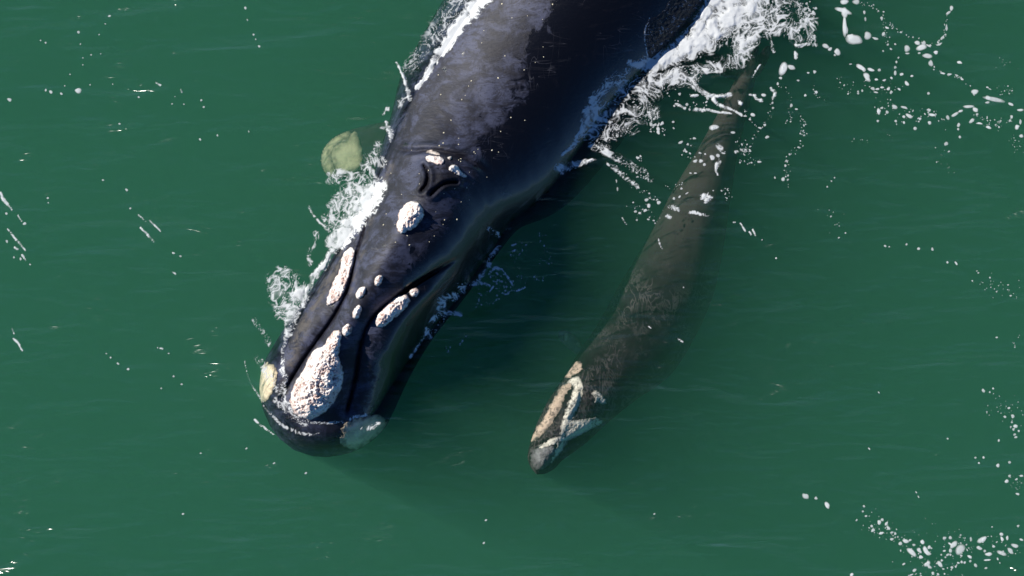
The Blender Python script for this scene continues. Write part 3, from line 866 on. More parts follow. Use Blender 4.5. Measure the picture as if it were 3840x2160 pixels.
def foam_sheet(name, strokes, label, seed=0, step=0.006, relief=0.016, cell=10.0, lace=1.0, clear=None):
    pts = np.vstack([s[0] for s in strokes])
    mw = max(s[1] if np.isscalar(s[1]) else max(s[1]) for s in strokes) * 1.6
    lo, hi = pts.min(0) - mw, pts.max(0) + mw
    xs = np.arange(lo[0], hi[0], step); ys = np.arange(lo[1], hi[1], step)
    X, Y = np.meshgrid(xs, ys)
    P = np.stack([X.ravel(), Y.ravel()], -1)
    nx, ny = len(xs), len(ys)
    D = np.zeros(len(P))
    n1 = fbm(P[:, 0] * 6, P[:, 1] * 6, 4, seed + 60); n2 = fbm(P[:, 0] * 6, P[:, 1] * 6, 4, seed + 64)
    n3 = fbm(P[:, 0] * 22, P[:, 1] * 22, 3, seed + 68)
    for st in strokes:
        poly, wd, amt = st[:3]
        mwd = wd if np.isscalar(wd) else float(np.mean(wd))
        k = min(0.05, 0.6 * mwd + 0.006)
        Pw = P + np.stack([n1 * k + n3 * 0.006, n2 * k - n3 * 0.006], -1)
        d, s, t = pl_dist(Pw, smooth_poly(poly, 2, False) if len(poly) > 2 else poly)
        ww = wd if np.isscalar(wd) else np.interp(t, np.linspace(0, 1, len(wd)), wd)
        aa = amt if np.isscalar(amt) else np.interp(t, np.linspace(0, 1, len(amt)), amt)
        D = np.maximum(D, aa * sstep(1.45, 0.2, d / ww))
    m = D > 0.05
    al = np.zeros(len(P)); hgt = np.zeros(len(P))
    U = P[m]
    w1 = fbm(U[:, 0] * 2.6, U[:, 1] * 2.6, 2, seed + 1); w2 = fbm(U[:, 0] * 2.6, U[:, 1] * 2.6, 2, seed + 2)
    w3 = fbm(U[:, 0] * 8, U[:, 1] * 8, 2, seed + 8); w4 = fbm(U[:, 0] * 8, U[:, 1] * 8, 2, seed + 9)
    wx = U[:, 0] + 0.14 * w1 + 0.045 * w3
    wy = U[:, 1] + 0.14 * w2 + 0.045 * w4
    r1 = 1 - 2.6 * np.abs(fbm(wx * cell, wy * cell, 2, seed + 3))
    r2 = 1 - 2.6 * np.abs(fbm(wx * cell * 2.3, wy * cell * 2.3, 2, seed + 4))
    d1, d2 = worley(wx * cell * 3.0, wy * cell * 3.0, seed + 4)
    big = fbm(U[:, 0] * 5, U[:, 1] * 5, 3, seed + 5)
    med = fbm(wx * 14, wy * 14, 3, seed + 7)
    Dm = D[m] * np.clip(0.9 + 0.75 * fbm(U[:, 0] * 9, U[:, 1] * 9, 2, seed + 10), 0.25, 1.3)
    gate = 0.72 + 0.42 * fbm(U[:, 0] * 13, U[:, 1] * 13, 3, seed + 12)
    gat2 = 0.72 + 0.42 * fbm(U[:, 0] * 17, U[:, 1] * 17, 3, seed + 13)
    la = np.maximum(1 - (1 - r1) * (1.6 - gate), 1 - (1 - r2) * (2.5 - gat2) - 0.10) * (0.62 + 0.45 * gate)
    la = np.maximum(la, 0.95 * sstep(0.26, 0.10, d1))
    th = 1.02 - 0.62 * Dm
    lace_a = sstep(th - 0.14, th + 0.24, la) * sstep(0.08, 0.30, Dm)
    core = sstep(0.78, 1.22, Dm + 0.30 * big + 0.28 * med)
    milk = 0.5 * sstep(0.40, 1.0, Dm + 0.35 * med)
    aa_ = np.maximum.reduce([core, 0.94 * lace_a, milk])
    al[m] = aa_
    hgt[m] = 0.004 + relief * (0.6 * sstep(0.6, 1.3, Dm)) * (1 + 0.7 * big)
    idx = np.arange(nx * ny).reshape(ny, nx)
    q = np.stack([idx[:-1, :-1], idx[:-1, 1:], idx[1:, 1:], idx[1:, :-1]], -1).reshape(-1, 4)
    q = q[(al[q] > 0.01).any(1)]
    V = np.column_stack([P, np.zeros(len(P))])
    V, q, at = compact(V, q, {'foam': al, 'h': hgt})
    V[:, 2] = top_z(V[:, :2]) + np.maximum(at.pop('h'), 0.004)
    o = mesh_obj(name, V, q, M_FOAM, None, None, at)
    o['kind'] = 'stuff'; o['label'] = label; o['category'] = 'foam'
    return o


foam_sheet('flank_foam', [
    (z4([(1010, -60), (900, 80), (790, 210), (680, 360), (610, 470), (530, 600), (450, 720), (390, 815)]), (0.11, 0.085, 0.065, 0.05, 0.035, 0.022), 1.6),
    (z4([(780, 0), (640, 180), (540, 320)]), 0.12, 0.44),
    (z4([(480, 400), (380, 520), (330, 610)]), 0.09, 0.36),
    (z4([(205, 565), (260, 650), (290, 740), (320, 830), (330, 900)]), (0.008, 0.014, 0.022, 0.03), 1.1),
    (z4([(110, 990), (140, 985), (90, 1030)]), 0.02, 0.8),
    (z4([(230, 950), (280, 890), (320, 890)]), 0.035, 0.55),
    (z4([(120, 1110), (120, 1150), (170, 1190), (160, 1280)]), (0.02, 0.035, 0.03, 0.015), 0.85),
    (z4([(60, 1160), (120, 1150)]), 0.015, 0.8),
    (z4([(60, 1300), (20, 1400)]), 0.06, 0.42),
], 'narrow strip of white foam along the sunlit flank of the adult whale', 1)

foam_sheet('head_foam', [
    (z3([(760, 980), (660, 1090), (560, 1220), (470, 1380), (400, 1470)]), (0.11, 0.14, 0.13, 0.10), 1.3),
    (z3([(650, 930), (520, 1010), (430, 1140), (380, 1300)]), 0.13, 0.68),
    (z3([(720, 850), (690, 790), (650, 760)]), 0.03, 0.75),
    (z3([(560, 880), (440, 870), (350, 890)]), 0.07, 0.60),
    (z3([(640, 760), (720, 720), (800, 740)]), 0.07, 0.52),
    (z3([(140, 1140), (180, 1230), (240, 1300), (330, 1350)]), 0.012, 0.75),
    (z3([(270, 1230), (330, 1330), (400, 1380)]), 0.04, 0.48),
    (z2([(640, 370), (560, 460), (480, 560), (400, 690), (330, 800)]), (0.07, 0.04, 0.035, 0.035), 1.35),
    (z2([(300, 800), (250, 940), (200, 1080)]), 0.03, 1.1),
    (z2([(180, 960), (100, 1090), (90, 1230), (70, 1330)]), (0.09, 0.10, 0.075, 0.04), 1.05),
    (z2([(20, 830), (120, 890), (190, 960)]), 0.11, 0.62),
    (z2([(-40, 860), (-10, 960), (40, 1130)]), 0.11, 0.62),
    (z2([(330, 420), (320, 520), (250, 600), (280, 700)]), 0.03, 0.48),
    (z1([(430, 240), (400, 330), (380, 420), (390, 520), (400, 600)]), (0.03, 0.02, 0.03, 0.02), 0.62),
    (z1([(130, 120), (160, 180), (240, 260), (260, 340)]), 0.03, 0.42),
    (z1([(380, 590), (430, 660), (380, 720), (400, 780)]), 0.035, 0.62),
    (z1([(160, 470), (200, 520), (290, 690), (340, 760), (400, 850), (460, 930)]), 0.045, 0.56),
    (z1([(330, 840), (420, 930), (500, 1000), (600, 1050)]), 0.045, 0.56),
    (z1([(640, 1050), (700, 1045), (800, 1055), (900, 1045), (980, 1030)]), 0.016, 0.62),
    (z1([(960, 1040), (1020, 1005), (1090, 990), (1150, 970)]), 0.022, 0.72),
    (z1([(1120, 1110), (1190, 1090), (1250, 1050)]), 0.03, 0.46),
    (z1([(215, 890), (280, 980), (370, 1065), (470, 1120), (560, 1155), (640, 1165), (720, 1150)]), (0.008, 0.014, 0.018, 0.018, 0.012), 0.66),
    (z1([(40, 490), (60, 590), (95, 690), (150, 780), (210, 860)]), (0.003, 0.006, 0.010, 0.008), 0.72),
    (z1([(130, 1020), (180, 1070), (240, 1110), (310, 1160)]), (0.010, 0.012, 0.010, 0.006), 0.85),  # sun glints on the ripple, laid in as a white foam line
    (z1([(480, -20), (450, 80), (440, 170), (430, 250)]), (0.09, 0.06, 0.045, 0.03), 1.0),
], 'churned white water with a painted glint line along the sunlit side of the adult whale head', 20)

foam_sheet('shade_foam', [
    (z1([(1540, 460), (1600, 370), (1680, 260), (1740, 160), (1800, 80)]), 0.014, 0.66),
    (zc([(0, 1010), (40, 950), (120, 880), (170, 850), (250, 860), (320, 870)]), (0.02, 0.03, 0.04, 0.03), 0.72),
    (zc([(130, 800), (170, 700), (240, 690), (330, 700), (350, 620)]), 0.045, 0.60),
    (zc([(320, 590), (400, 570), (470, 550), (560, 560)]), 0.03, 0.62),
    (zc([(540, 560), (590, 575), (620, 580)]), 0.018, 0.95),
    (zc([(510, 530), (560, 460), (620, 400), (600, 340), (650, 260), (710, 200)]), (0.025, 0.03, 0.035, 0.025, 0.03), 0.60),
    (zc([(610, 470), (660, 410), (700, 400), (745, 420)]), (0.012, 0.014, 0.016, 0.010), 0.98),
    (zc([(745, 420), (780, 470), (810, 510), (850, 580)]), (0.006, 0.008, 0.016, 0.010), 0.95),
    (zc([(620, 30), (660, 60), (710, 80)]), 0.03, 0.60),
    (zc([(660, 540), (700, 545)]), 0.010, 0.9),
    (zc([(620, 640), (660, 590)]), 0.009, 0.9),
    (zc([(750, 655), (790, 670), (815, 665)]), 0.010, 0.85),
    (zc([(890, 640), (930, 620), (970, 600)]), 0.012, 0.8),
    (zc([(840, 240), (880, 230)]), 0.011, 0.85),
    (zc([(840, 185), (880, 175)]), 0.009, 0.85),
    (zc([(330, 1160), (360, 1110), (390, 1070)]), 0.012, 0.7),
    (zc([(0, 1040), (40, 1090)]), 0.03, 0.45),
], 'thin lacy foam in the shadow of the adult whale head', 50, relief=0.015)

foam_sheet('wake_foam', [
    (z5([(1500, -120), (1400, 40), (1290, 120), (1180, 260), (1050, 330), (930, 400), (820, 470), (700, 500), (560, 500)]), (0.26, 0.26, 0.22, 0.17, 0.13, 0.11, 0.08, 0.05), 1.18),
    (z5([(690, 470), (670, 400), (650, 300), (660, 210), (690, 150)]), (0.006, 0.010, 0.010, 0.005), 0.75),
    (z5([(1270, -60), (1150, 60), (1090, 180), (1020, 310), (900, 370)]), 0.07, 1.3),
    (z5([(1560, 60), (1500, 200), (1420, 360)]), 0.14, 0.78),
    (z5([(1700, -40), (1740, 60), (1640, 160)]), 0.12, 0.62),
    (z5([(680, 540), (770, 640), (900, 590), (1010, 600)]), (0.06, 0.09, 0.12, 0.10), 0.78),
    (z5([(1040, 560), (1200, 520), (1300, 500), (1400, 440)]), 0.09, 0.66),
    (z5([(520, 560), (440, 640), (400, 600), (330, 720), (270, 780)]), (0.05, 0.06, 0.06, 0.06), 0.62),
    (z5([(270, 780), (255, 860), (270, 920), (330, 930), (400, 950)]), (0.05, 0.055, 0.05, 0.03, 0.015), 1.1),
    (z5([(210, 860), (190, 960), (170, 1010), (100, 1140), (20, 1200)]), (0.045, 0.045, 0.035, 0.025, 0.02), 0.88),
    (z5([(460, 640), (480, 700), (600, 660), (700, 700)]), 0.12, 0.62),
    (z5([(340, 850), (460, 860), (560, 840), (700, 880)]), 0.12, 0.58),
    (z5([(230, 980), (320, 1040), (450, 1010), (560, 980)]), 0.09, 0.60),
    (z5([(200, 1070), (280, 1130), (340, 1150), (370, 1190)]), 0.06, 0.66),
    (z5([(0, 1310), (70, 1290), (140, 1270), (270, 1240)]), (0.06, 0.05, 0.03, 0.012), 0.95),
    (z5([(370, 1270), (450, 1330), (530, 1400), (600, 1440)]), 0.025, 0.46),
    (z5([(440, 1220), (560, 1290), (700, 1390)]), 0.05, 0.36),
    (z5([(1040, 670), (1090, 710), (1150, 745), (1240, 750), (1320, 735)]), (0.03, 0.028, 0.02, 0.028), 0.95),
    (z5([(1040, 640), (1060, 690)]), 0.03, 0.9),
    (z5([(1040, 850), (1110, 845), (1200, 860), (1330, 885)]), (0.018, 0.018, 0.012, 0.010), 0.95),
    (z5([(1195, 770), (1230, 810), (1300, 840), (1370, 870), (1410, 895)]), (0.025, 0.018, 0.012, 0.012), 0.90),
    (z5([(900, 810), (940, 825), (970, 840)]), 0.015, 0.85),
    (z5([(1020, 740), (1060, 738)]), 0.015, 0.9),
    (z5([(1390, 790), (1410, 800)]), 0.02, 0.9),
    (z5([(1490, 600), (1520, 550), (1555, 505)]), 0.010, 0.8),
    (z5([(1510, 740), (1530, 775), (1560, 780)]), 0.016, 0.95),
    (z5([(1640, 690), (1680, 720), (1650, 765)]), 0.018, 0.9),
    (z5([(1840, 350), (1920, 340), (1990, 345)]), 0.022, 0.95),
    (z5([(1900, 170), (1960, 230), (1950, 320)]), 0.05, 0.62),
    (z5([(1850, 60), (1900, 130), (1960, 180)]), 0.07, 0.52),
    (z5([(1620, 240), (1740, 200), (1860, 260)]), 0.10, 0.58),
    (z5([(1640, 330), (1660, 400)]), 0.02, 0.6),
    (z5([(1180, 1000), (1215, 990)]), 0.020, 0.9),
    (z5([(1740, 500), (1730, 560)]), 0.014, 0.85),
    (z5([(1830, 400), (1830, 450)]), 0.015, 0.8),
], 'big mass of white churned foam between the adult whale flank and the calf tail', 70, relief=0.018)

foam_sheet('calf_foam', [
    (z7([(640, 365), (690, 375), (720, 390)]), (0.02, 0.028, 0.015), 0.85),
    (z7([(620, 435), (640, 440)]), 0.022, 0.9),
    (z7([(800, 410), (840, 400), (900, 430), (945, 425)]), 0.02, 0.66),
    (z7([(900, 290), (940, 270), (960, 290), (930, 315)]), 0.032, 0.80),
    (z7([(1030, 10), (1000, 60), (1015, 120)]), (0.025, 0.02, 0.008), 0.72),
    (z5([(1210, 1130), (1240, 1150), (1270, 1180)]), 0.030, 0.55),
    (z5([(1360, 1180), (1400, 1165), (1440, 1170)]), 0.018, 0.60),
    (z7([(555, 610), (565, 650), (585, 690)]), (0.004, 0.009, 0.005), 0.95),
    (z7([(275, 450), (310, 500)]), 0.006, 0.85),
    (z7([(710, 1390), (745, 1410)]), 0.009, 0.95),
    (z7([(475, 1290), (500, 1305)]), 0.008, 0.75),
    (z7([(1195, 490), (1215, 520), (1232, 555)]), 0.008, 0.8),
    (z7([(1265, 560), (1275, 575)]), 0.009, 0.9),
    (z7([(1290, 540), (1315, 585)]), 0.008, 0.8),
    (z7([(1135, 480), (1150, 482)]), 0.008, 0.75),
], 'torn bits of foam drifting over the back of the calf', 110, relief=0.012)

foam_sheet('painted_glints', [  # sun glints on small waves, built as white foam streaks
    (zb([(5, 200), (20, 250), (50, 270), (70, 305)]), (0.01, 0.022, 0.014, 0.006), 0.9),
    (zb([(45, 415), (80, 460), (120, 510), (155, 545)]), (0.006, 0.012, 0.014, 0.008), 0.95),
    (zb([(135, 570), (155, 605)]), 0.010, 0.85),
    (zb([(90, 530), (105, 540)]), 0.010, 0.85),
    (zb([(850, 410), (890, 450), (930, 495)]), (0.008, 0.012, 0.008), 0.95),
    (zb([(905, 365), (935, 395), (968, 430)]), (0.008, 0.009, 0.006), 0.95),
    (zb([(830, 325), (850, 345), (880, 368)]), 0.007, 0.8),
    (zb([(80, 1080), (100, 1095), (135, 1150)]), (0.014, 0.012, 0.007), 0.92),
    (zb([(70, 1015), (85, 1045)]), 0.007, 0.8),
    (zb([(110, 335), (130, 370)]), 0.006, 0.7),
    (zb([(950, 1130), (980, 1140)]), 0.008, 0.7),
    (zb([(1040, 675), (1060, 690)]), 0.008, 0.85),
    (ze([(1210, 640), (1245, 658)]), 0.010, 0.95),
    (ze([(1400, 695), (1412, 712)]), 0.008, 0.9),
], 'sun glints painted as short white streaks on the open water at the left', 130, relief=0.012)

M_SHEET = mat_sheet()
ws = patch('water_sheet', z5([(690, 470), (670, 400), (650, 300), (665, 200), (690, 150), (780, 130), (880, -40), (1240, -90), (1190, 20), (1090, 130), (1050, 240), (920, 360), (800, 430)]), ADULT, M_SHEET, None, None, 0.006, 0.05, 0.008, 16, step=0.007, rag=0.02, seed=140)
ws['kind'] = 'stuff'; ws['label'] = 'dark speckled sheet of water running off the adult whale flank'; ws['category'] = 'water'

# ---------------------------------------------------------------- drifting flecks of foam
rf = np.random.default_rng(12)


def scatter(conv, poly, spread, n, r0, r1, power=2.2):
    p = smooth_poly(np.asarray(poly, float), 2, False) if len(poly) > 2 else np.asarray(poly, float)
    seg = np.hypot(*(p[1:] - p[:-1]).T); cum = np.concatenate([[0], np.cumsum(seg)])
    out = []
    for _ in range(n):
        t = rf.random() * cum[-1]
        i = min(np.searchsorted(cum, t, 'right') - 1, len(seg) - 1)
        q = p[i] + (p[i + 1] - p[i]) * (t - cum[i]) / max(seg[i], 1e-9) + rf.normal(0, spread, 2)
        w = conv([q])[0]
        r = r0 + (r1 - r0) * rf.random() ** power
        out.append((w[0], w[1], r, r * rf.uniform(0.55, 1.0), rf.uniform(0, 3.14)))
    return out


def big(conv, items, k):
    out = []
    for (x, y, rx, ry, a) in items:
        w = conv([(x, y)])[0]
        out.append((w[0], w[1], rx * k, ry * k, math.radians(a)))
    return out


def fleck_obj(name, specs, label, seed):
    a = lambda rx, r: float(np.clip(0.48 + rx * 18, 0.5, 0.92) * r.uniform(0.7, 1.0))
    o = blobs(specs, name, M_FOAM, None, None, lambda P: top_z(P) + 0.004, seed, 15, 0.09, a)
    o['kind'] = 'stuff'; o['label'] = label; o['category'] = 'foam'
    return o


k8 = 840 / 2576 * S
lr = big(z8, [(65, 488, 38, 26, -45), (185, 515, 15, 14, 0), (310, 598, 40, 22, -50), (735, 605, 12, 12, 0), (722, 668, 11, 11, 0), (760, 722, 12, 11, 0), (650, 768, 13, 13, 0),
              (908, 795, 24, 20, -60), (945, 765, 14, 14, 0), (993, 805, 24, 13, 60), (1015, 858, 26, 11, -40), (838, 884, 20, 16, 20), (932, 918, 24, 12, 0), (1058, 910, 16, 11, 40), (1093, 922, 12, 12, 0), (1057, 990, 20, 14, 30), (824, 838, 13, 12, 0),
              (1155, 1042, 24, 20, 70), (1215, 1010, 32, 20, -15), (1262, 1000, 22, 11, 20), (1410, 1020, 34, 24, -60), (1280, 1130, 58, 34, -50), (1376, 1120, 28, 20, -50), (1485, 1080, 26, 18, 70), (1445, 1110, 50, 22, -70), (1470, 1150, 36, 22, -20), (1390, 1192, 34, 20, -20), (1310, 1050, 14, 12, 0),
              (1765, 1055, 44, 26, 40), (1725, 1040, 22, 9, -30), (1845, 1118, 46, 36, 50), (2090, 998, 52, 26, 25), (2115, 985, 28, 18, 60), (1728, 970, 16, 15, 0), (1658, 972, 20, 15, 10), (1963, 988, 13, 26, 0), (1728, 1118, 15, 22, 0), (1660, 1120, 18, 9, 0), (1700, 1165, 20, 12, 20),
              (2312, 930, 20, 18, 0), (2325, 985, 34, 16, -65), (2385, 970, 16, 22, 0), (2065, 1088, 26, 18, -10), (2168, 1162, 34, 20, -10), (2315, 1150, 44, 20, -20), (2420, 1120, 46, 22, -30), (2475, 1065, 34, 16, -20), (2545, 995, 22, 11, -15), (2155, 1228, 34, 12, 0), (2227, 1068, 14, 12, 0),
              (1460, 1268, 34, 26, 40), (1490, 1305, 26, 16, -30), (1605, 1275, 36, 17, -60), (1955, 1188, 26, 14, -20), (2018, 1285, 16, 22, 20), (2135, 1322, 16, 13, 0), (1315, 1345, 22, 11, 45), (1285, 1395, 22, 10, 20), (1195, 1270, 18, 11, 35), (1650, 1328, 16, 10, 0), (1745, 1312, 14, 12, 0), (1790, 1308, 16, 11, -40), (1820, 1260, 16, 12, 0), (1858, 1248, 12, 12, 0), (1895, 1255, 13, 12, 0),
              (595, 1398, 22, 18, 30), (2508, 835, 14, 14, 0), (1525, 1380, 14, 18, 0), (1590, 1390, 13, 12, 0), (2275, 1215, 16, 11, -40)], k8)
s8 = lambda poly, sp, n, r0, r1: scatter(z8, poly, sp, n, r0 * k8, r1 * k8)
lr += s8([(820, 880), (950, 860), (1080, 900)], 65, 40, 3, 9)
lr += s8([(1200, 1100), (1500, 1250), (1800, 1250)], 90, 70, 4, 13)
lr += s8([(1700, 1000), (2100, 1080), (2500, 1050)], 80, 60, 4, 13)
lr += s8([(1300, 1380), (1600, 1400), (1900, 1500)], 60, 40, 4, 14)
lr += s8([(700, 700), (1300, 900), (1900, 930)], 90, 25, 3, 7)
fleck_obj('drift_foam', lr, 'drift of pale foam flecks in the bottom right corner', 31)

kd = 600 / 869 * S
re = big(zd, [(116, 33, 6, 5, 0), (138, 37, 5, 4, 0), (231, 24, 5, 5, 0), (296, 48, 7, 6, 0), (372, 53, 7, 9, 0), (453, 121, 5, 5, 0), (500, 128, 9, 6, -50), (613, 168, 5, 4, 0), (622, 178, 5, 4, 0), (588, 222, 5, 4, 0), (685, 204, 5, 5, 0), (783, 244, 5, 4, 0), (797, 302, 6, 5, 0), (720, 280, 5, 5, 0),
              (719, 529, 6, 5, 0), (650, 817, 10, 7, -45), (700, 805, 6, 6, 0), (683, 826, 5, 5, 0), (789, 912, 7, 5, 0), (767, 960, 7, 6, 0), (806, 957, 9, 7, -40), (824, 1011, 9, 7, 0), (803, 989, 6, 5, 0), (812, 1029, 6, 6, 0), (818, 1056, 6, 7, 0), (824, 1072, 7, 5, 0), (840, 1036, 6, 6, 0), (797, 1016, 5, 5, 0),
              (732, 1089, 6, 5, 0), (649, 1180, 6, 6, 0), (624, 1211, 6, 5, 0), (606, 1183, 5, 5, 0), (726, 1224, 8, 9, 0), (790, 1209, 6, 6, 0), (773, 1309, 8, 8, 0), (790, 1282, 6, 7, 0), (828, 1300, 7, 5, 30), (836, 1381, 11, 7, -30), (856, 1281, 10, 5, 0), (453, 1079, 5, 5, 0), (28, 1133, 7, 4, -50), (283, 1370, 8, 4, -50), (296, 1395, 7, 3, -60), (80, 828, 6, 3, -50)], kd)
re += scatter(zd, [(640, 240), (720, 250), (830, 290)], 22, 30, 1.5 * kd, 3.5 * kd)
re += scatter(zd, [(690, 880), (790, 930), (850, 980)], 38, 45, 1.5 * kd, 4 * kd)
re += scatter(zd, [(820, 540), (850, 570)], 20, 8, 1.5 * kd, 3.5 * kd)
re += scatter(zd, [(800, 1270), (860, 1350)], 28, 18, 1.5 * kd, 4 * kd)
fleck_obj('speckle_foam', re, 'scattered tiny foam specks along the right edge of the water', 32)

ka = 840 / 1739 * S
ur = big(za, [(345, 20, 30, 22, 0), (335, 82, 52, 20, -15), (348, 100, 20, 30, 0), (348, 190, 18, 70, 0), (362, 235, 12, 34, 12), (425, 305, 50, 33, -10), (392, 285, 22, 22, 0), (440, 12, 26, 16, 0), (525, 275, 24, 22, -20), (582, 298, 22, 10, -15), (635, 140, 9, 11, 0), (507, 148, 7, 14, 0), (497, 95, 8, 12, 20),
              (652, 260, 10, 16, -20), (675, 215, 14, 8, -20), (835, 375, 26, 28, 0), (835, 415, 18, 6, 0), (910, 332, 26, 14, -20), (942, 366, 32, 20, 5), (960, 335, 14, 18, 20), (990, 434, 30, 15, -10), (1020, 490, 16, 24, 20), (925, 412, 11, 7, 0), (1058, 405, 17, 12, 0), (1177, 66, 12, 18, 0), (1152, 100, 22, 9, 45), (1138, 212, 8, 19, 0), (1105, 295, 10, 24, -25), (1080, 345, 20, 8, 30), (1000, 355, 18, 8, -30),
              (1240, 485, 18, 10, -15), (200, 355, 24, 12, -20), (235, 380, 14, 11, 20), (285, 402, 22, 18, -50), (270, 427, 9, 9, 0), (393, 498, 10, 5, 0), (475, 525, 40, 13, -25), (495, 540, 16, 12, -40), (552, 541, 20, 11, -15), (614, 543, 12, 10, 0), (518, 594, 32, 18, -45), (590, 615, 12, 8, 0), (655, 622, 14, 8, 10), (711, 605, 14, 11, -20), (790, 580, 16, 9, 10), (868, 592, 13, 9, 0), (828, 650, 22, 13, -45), (738, 568, 9, 14, -10),
              (567, 688, 14, 10, -20), (602, 690, 15, 8, 0), (636, 680, 12, 8, 0), (590, 718, 20, 9, -20), (710, 715, 11, 14, 0), (770, 695, 12, 8, -40), (688, 690, 14, 9, 30), (128, 717, 9, 10, 0), (40, 740, 8, 8, 0), (733, 828, 18, 15, -40), (812, 835, 22, 10, -20), (612, 866, 14, 18, -10), (675, 872, 12, 12, 0), (635, 838, 12, 9, 30), (843, 898, 20, 12, -25), (804, 904, 14, 10, -30), (930, 922, 10, 10, 0), (1000, 852, 15, 9, 10), (1028, 892, 24, 9, -10), (1006, 953, 14, 13, 0), (895, 998, 14, 11, -20), (806, 952, 10, 9, 0), (744, 940, 9, 8, 0), (603, 940, 11, 9, -30),
              (1148, 910, 13, 14, 0), (1198, 892, 28, 11, 30), (1250, 862, 16, 8, 15), (1308, 827, 40, 9, 5), (1360, 850, 22, 12, -30), (1234, 970, 14, 15, 0), (1225, 1003, 8, 8, 0), (1134, 1118, 12, 15, 0), (1240, 1062, 9, 9, 0), (1156, 1177, 9, 7, 0), (1240, 862, 8, 6, 0), (1358, 712, 20, 16, 0), (1350, 730, 8, 16, 0), (1500, 770, 62, 13, -15), (1460, 760, 18, 14, -30), (1455, 796, 16, 7, 0), (1638, 812, 18, 12, -50), (1705, 855, 22, 8, 0), (1645, 906, 11, 11, 0), (1690, 985, 16, 16, 0), (1710, 945, 9, 20, 0), (1720, 1055, 14, 12, 0), (1630, 935, 9, 9, 0), (1335, 935, 20, 10, 40), (1395, 958, 24, 7, -5), (1462, 990, 18, 9, -20), (1375, 888, 10, 9, 0),
              (1110, 570, 18, 6, -5), (1160, 575, 18, 6, 5), (1215, 585, 12, 5, -20), (1262, 615, 9, 6, -30), (1455, 678, 9, 6, 0), (1475, 692, 12, 5, -20), (998, 725, 11, 9, 30), (452, 724, 8, 7, 0), (483, 705, 9, 8, 0), (374, 728, 8, 8, 0), (705, 382, 8, 8, 0), (740, 344, 9, 7, 0), (683, 345, 8, 8, 0), (647, 396, 7, 7, 0), (765, 450, 9, 10, 0), (740, 523, 8, 8, 0), (750, 478, 8, 10, 0)], ka)
sa = lambda poly, sp, n, r0, r1: scatter(za, poly, sp, n, r0 * ka, r1 * ka)
ur += sa([(470, 20), (560, 50), (630, 90), (660, 180), (680, 330)], 14, 35, 3, 8)
ur += sa([(660, 160), (770, 250), (880, 300), (960, 330)], 12, 22, 3, 8)
ur += sa([(1140, 130), (1135, 240), (1090, 330), (1000, 350)], 8, 26, 3, 8)
ur += sa([(1020, 500), (1100, 565), (1260, 610), (1340, 690)], 8, 26, 3, 7)
ur += sa([(260, 620), (400, 680), (560, 690), (770, 680)], 35, 40, 2.5, 7)
ur += sa([(600, 800), (760, 860), (1000, 900), (1150, 930)], 45, 50, 2.5, 8)
ur += sa([(1350, 930), (1480, 960), (1560, 960), (1640, 900)], 24, 45, 2.5, 8)
ur += sa([(1540, 480), (1680, 510)], 22, 10, 2, 5)
ur += sa([(1560, 690), (1640, 720)], 16, 18, 2, 6)
ur += sa([(1640, 1080), (1720, 1150)], 35, 18, 2, 5)
ur += sa([(1080, 1200), (1140, 1290), (1200, 1350)], 30, 14, 2, 6)
ur += sa([(400, 1100), (600, 1100), (700, 1060)], 12, 10, 2, 5)
ur += sa([(0, 100), (60, 40), (80, 120)], 30, 30, 4, 14)
ur += sa([(20, 940), (30, 1050)], 16, 12, 3, 7)
fleck_obj('trail_foam', ur, 'winding trails of foam flecks in the upper right water', 33)

kf = 700 / 1268 * S
cf = big(zf, [(615, 105, 20, 34, -20), (665, 95, 24, 15, -20), (698, 8, 14, 14, 0), (700, 30, 8, 9, 0), (575, 208, 7, 9, -20), (595, 168, 10, 8, 0), (780, 132, 8, 6, 0), (823, 127, 9, 11, 0), (710, 186, 8, 6, 0), (836, 265, 9, 7, -20), (760, 285, 7, 7, 0), (666, 355, 9, 11, 10), (698, 379, 10, 5, 0), (540, 370, 8, 7, 0), (537, 338, 7, 7, 0), (402, 415, 13, 10, -30), (352, 426, 12, 6, 0), (452, 506, 10, 7, 0), (486, 486, 8, 9, 0), (500, 570, 13, 9, 10), (475, 284, 12, 9, 0), (388, 282, 12, 9, 0), (140, 502, 30, 12, 5), (268, 538, 12, 7, 0), (8, 577, 11, 7, 0), (13, 730, 10, 7, 0), (52, 730, 11, 9, 0), (80, 684, 7, 6, 0), (127, 712, 16, 14, -50), (172, 698, 13, 11, 0), (448, 736, 12, 7, -10), (395, 743, 6, 6, 0), (318, 742, 6, 6, 0), (385, 665, 8, 5, 0), (610, 856, 11, 9, 40), (643, 858, 6, 7, 0), (642, 829, 6, 7, 0), (625, 762, 8, 7, 30), (632, 731, 6, 6, 0), (554, 845, 5, 8, 0), (660, 463, 6, 6, 0), (655, 687, 6, 6, 0), (727, 545, 6, 7, 0), (752, 558, 6, 5, 0), (752, 490, 6, 6, 0), (988, 1252, 6, 6, 0), (1034, 1220, 6, 5, 0), (960, 845, 5, 6, 0), (938, 868, 5, 5, 0), (910, 906, 5, 6, 0), (935, 1108, 5, 5, 0), (562, 1392, 6, 6, 0), (1257, 397, 10, 17, 0)], kf)
sf = lambda poly, sp, n, r0, r1: scatter(zf, poly, sp, n, r0 * kf, r1 * kf)
cf += sf([(600, 200), (660, 320), (660, 440), (630, 500)], 14, 22, 2, 5)
cf += sf([(530, 320), (530, 420), (480, 490), (370, 590)], 8, 22, 2, 6)
cf += sf([(740, 420), (750, 550), (720, 640), (640, 700), (630, 800), (650, 930)], 12, 40, 2, 5.5)
cf += sf([(340, 380), (400, 470), (440, 510)], 8, 14, 2, 6)
cf += sf([(300, 600), (370, 620), (380, 680), (300, 740), (450, 740)], 18, 40, 2, 7)
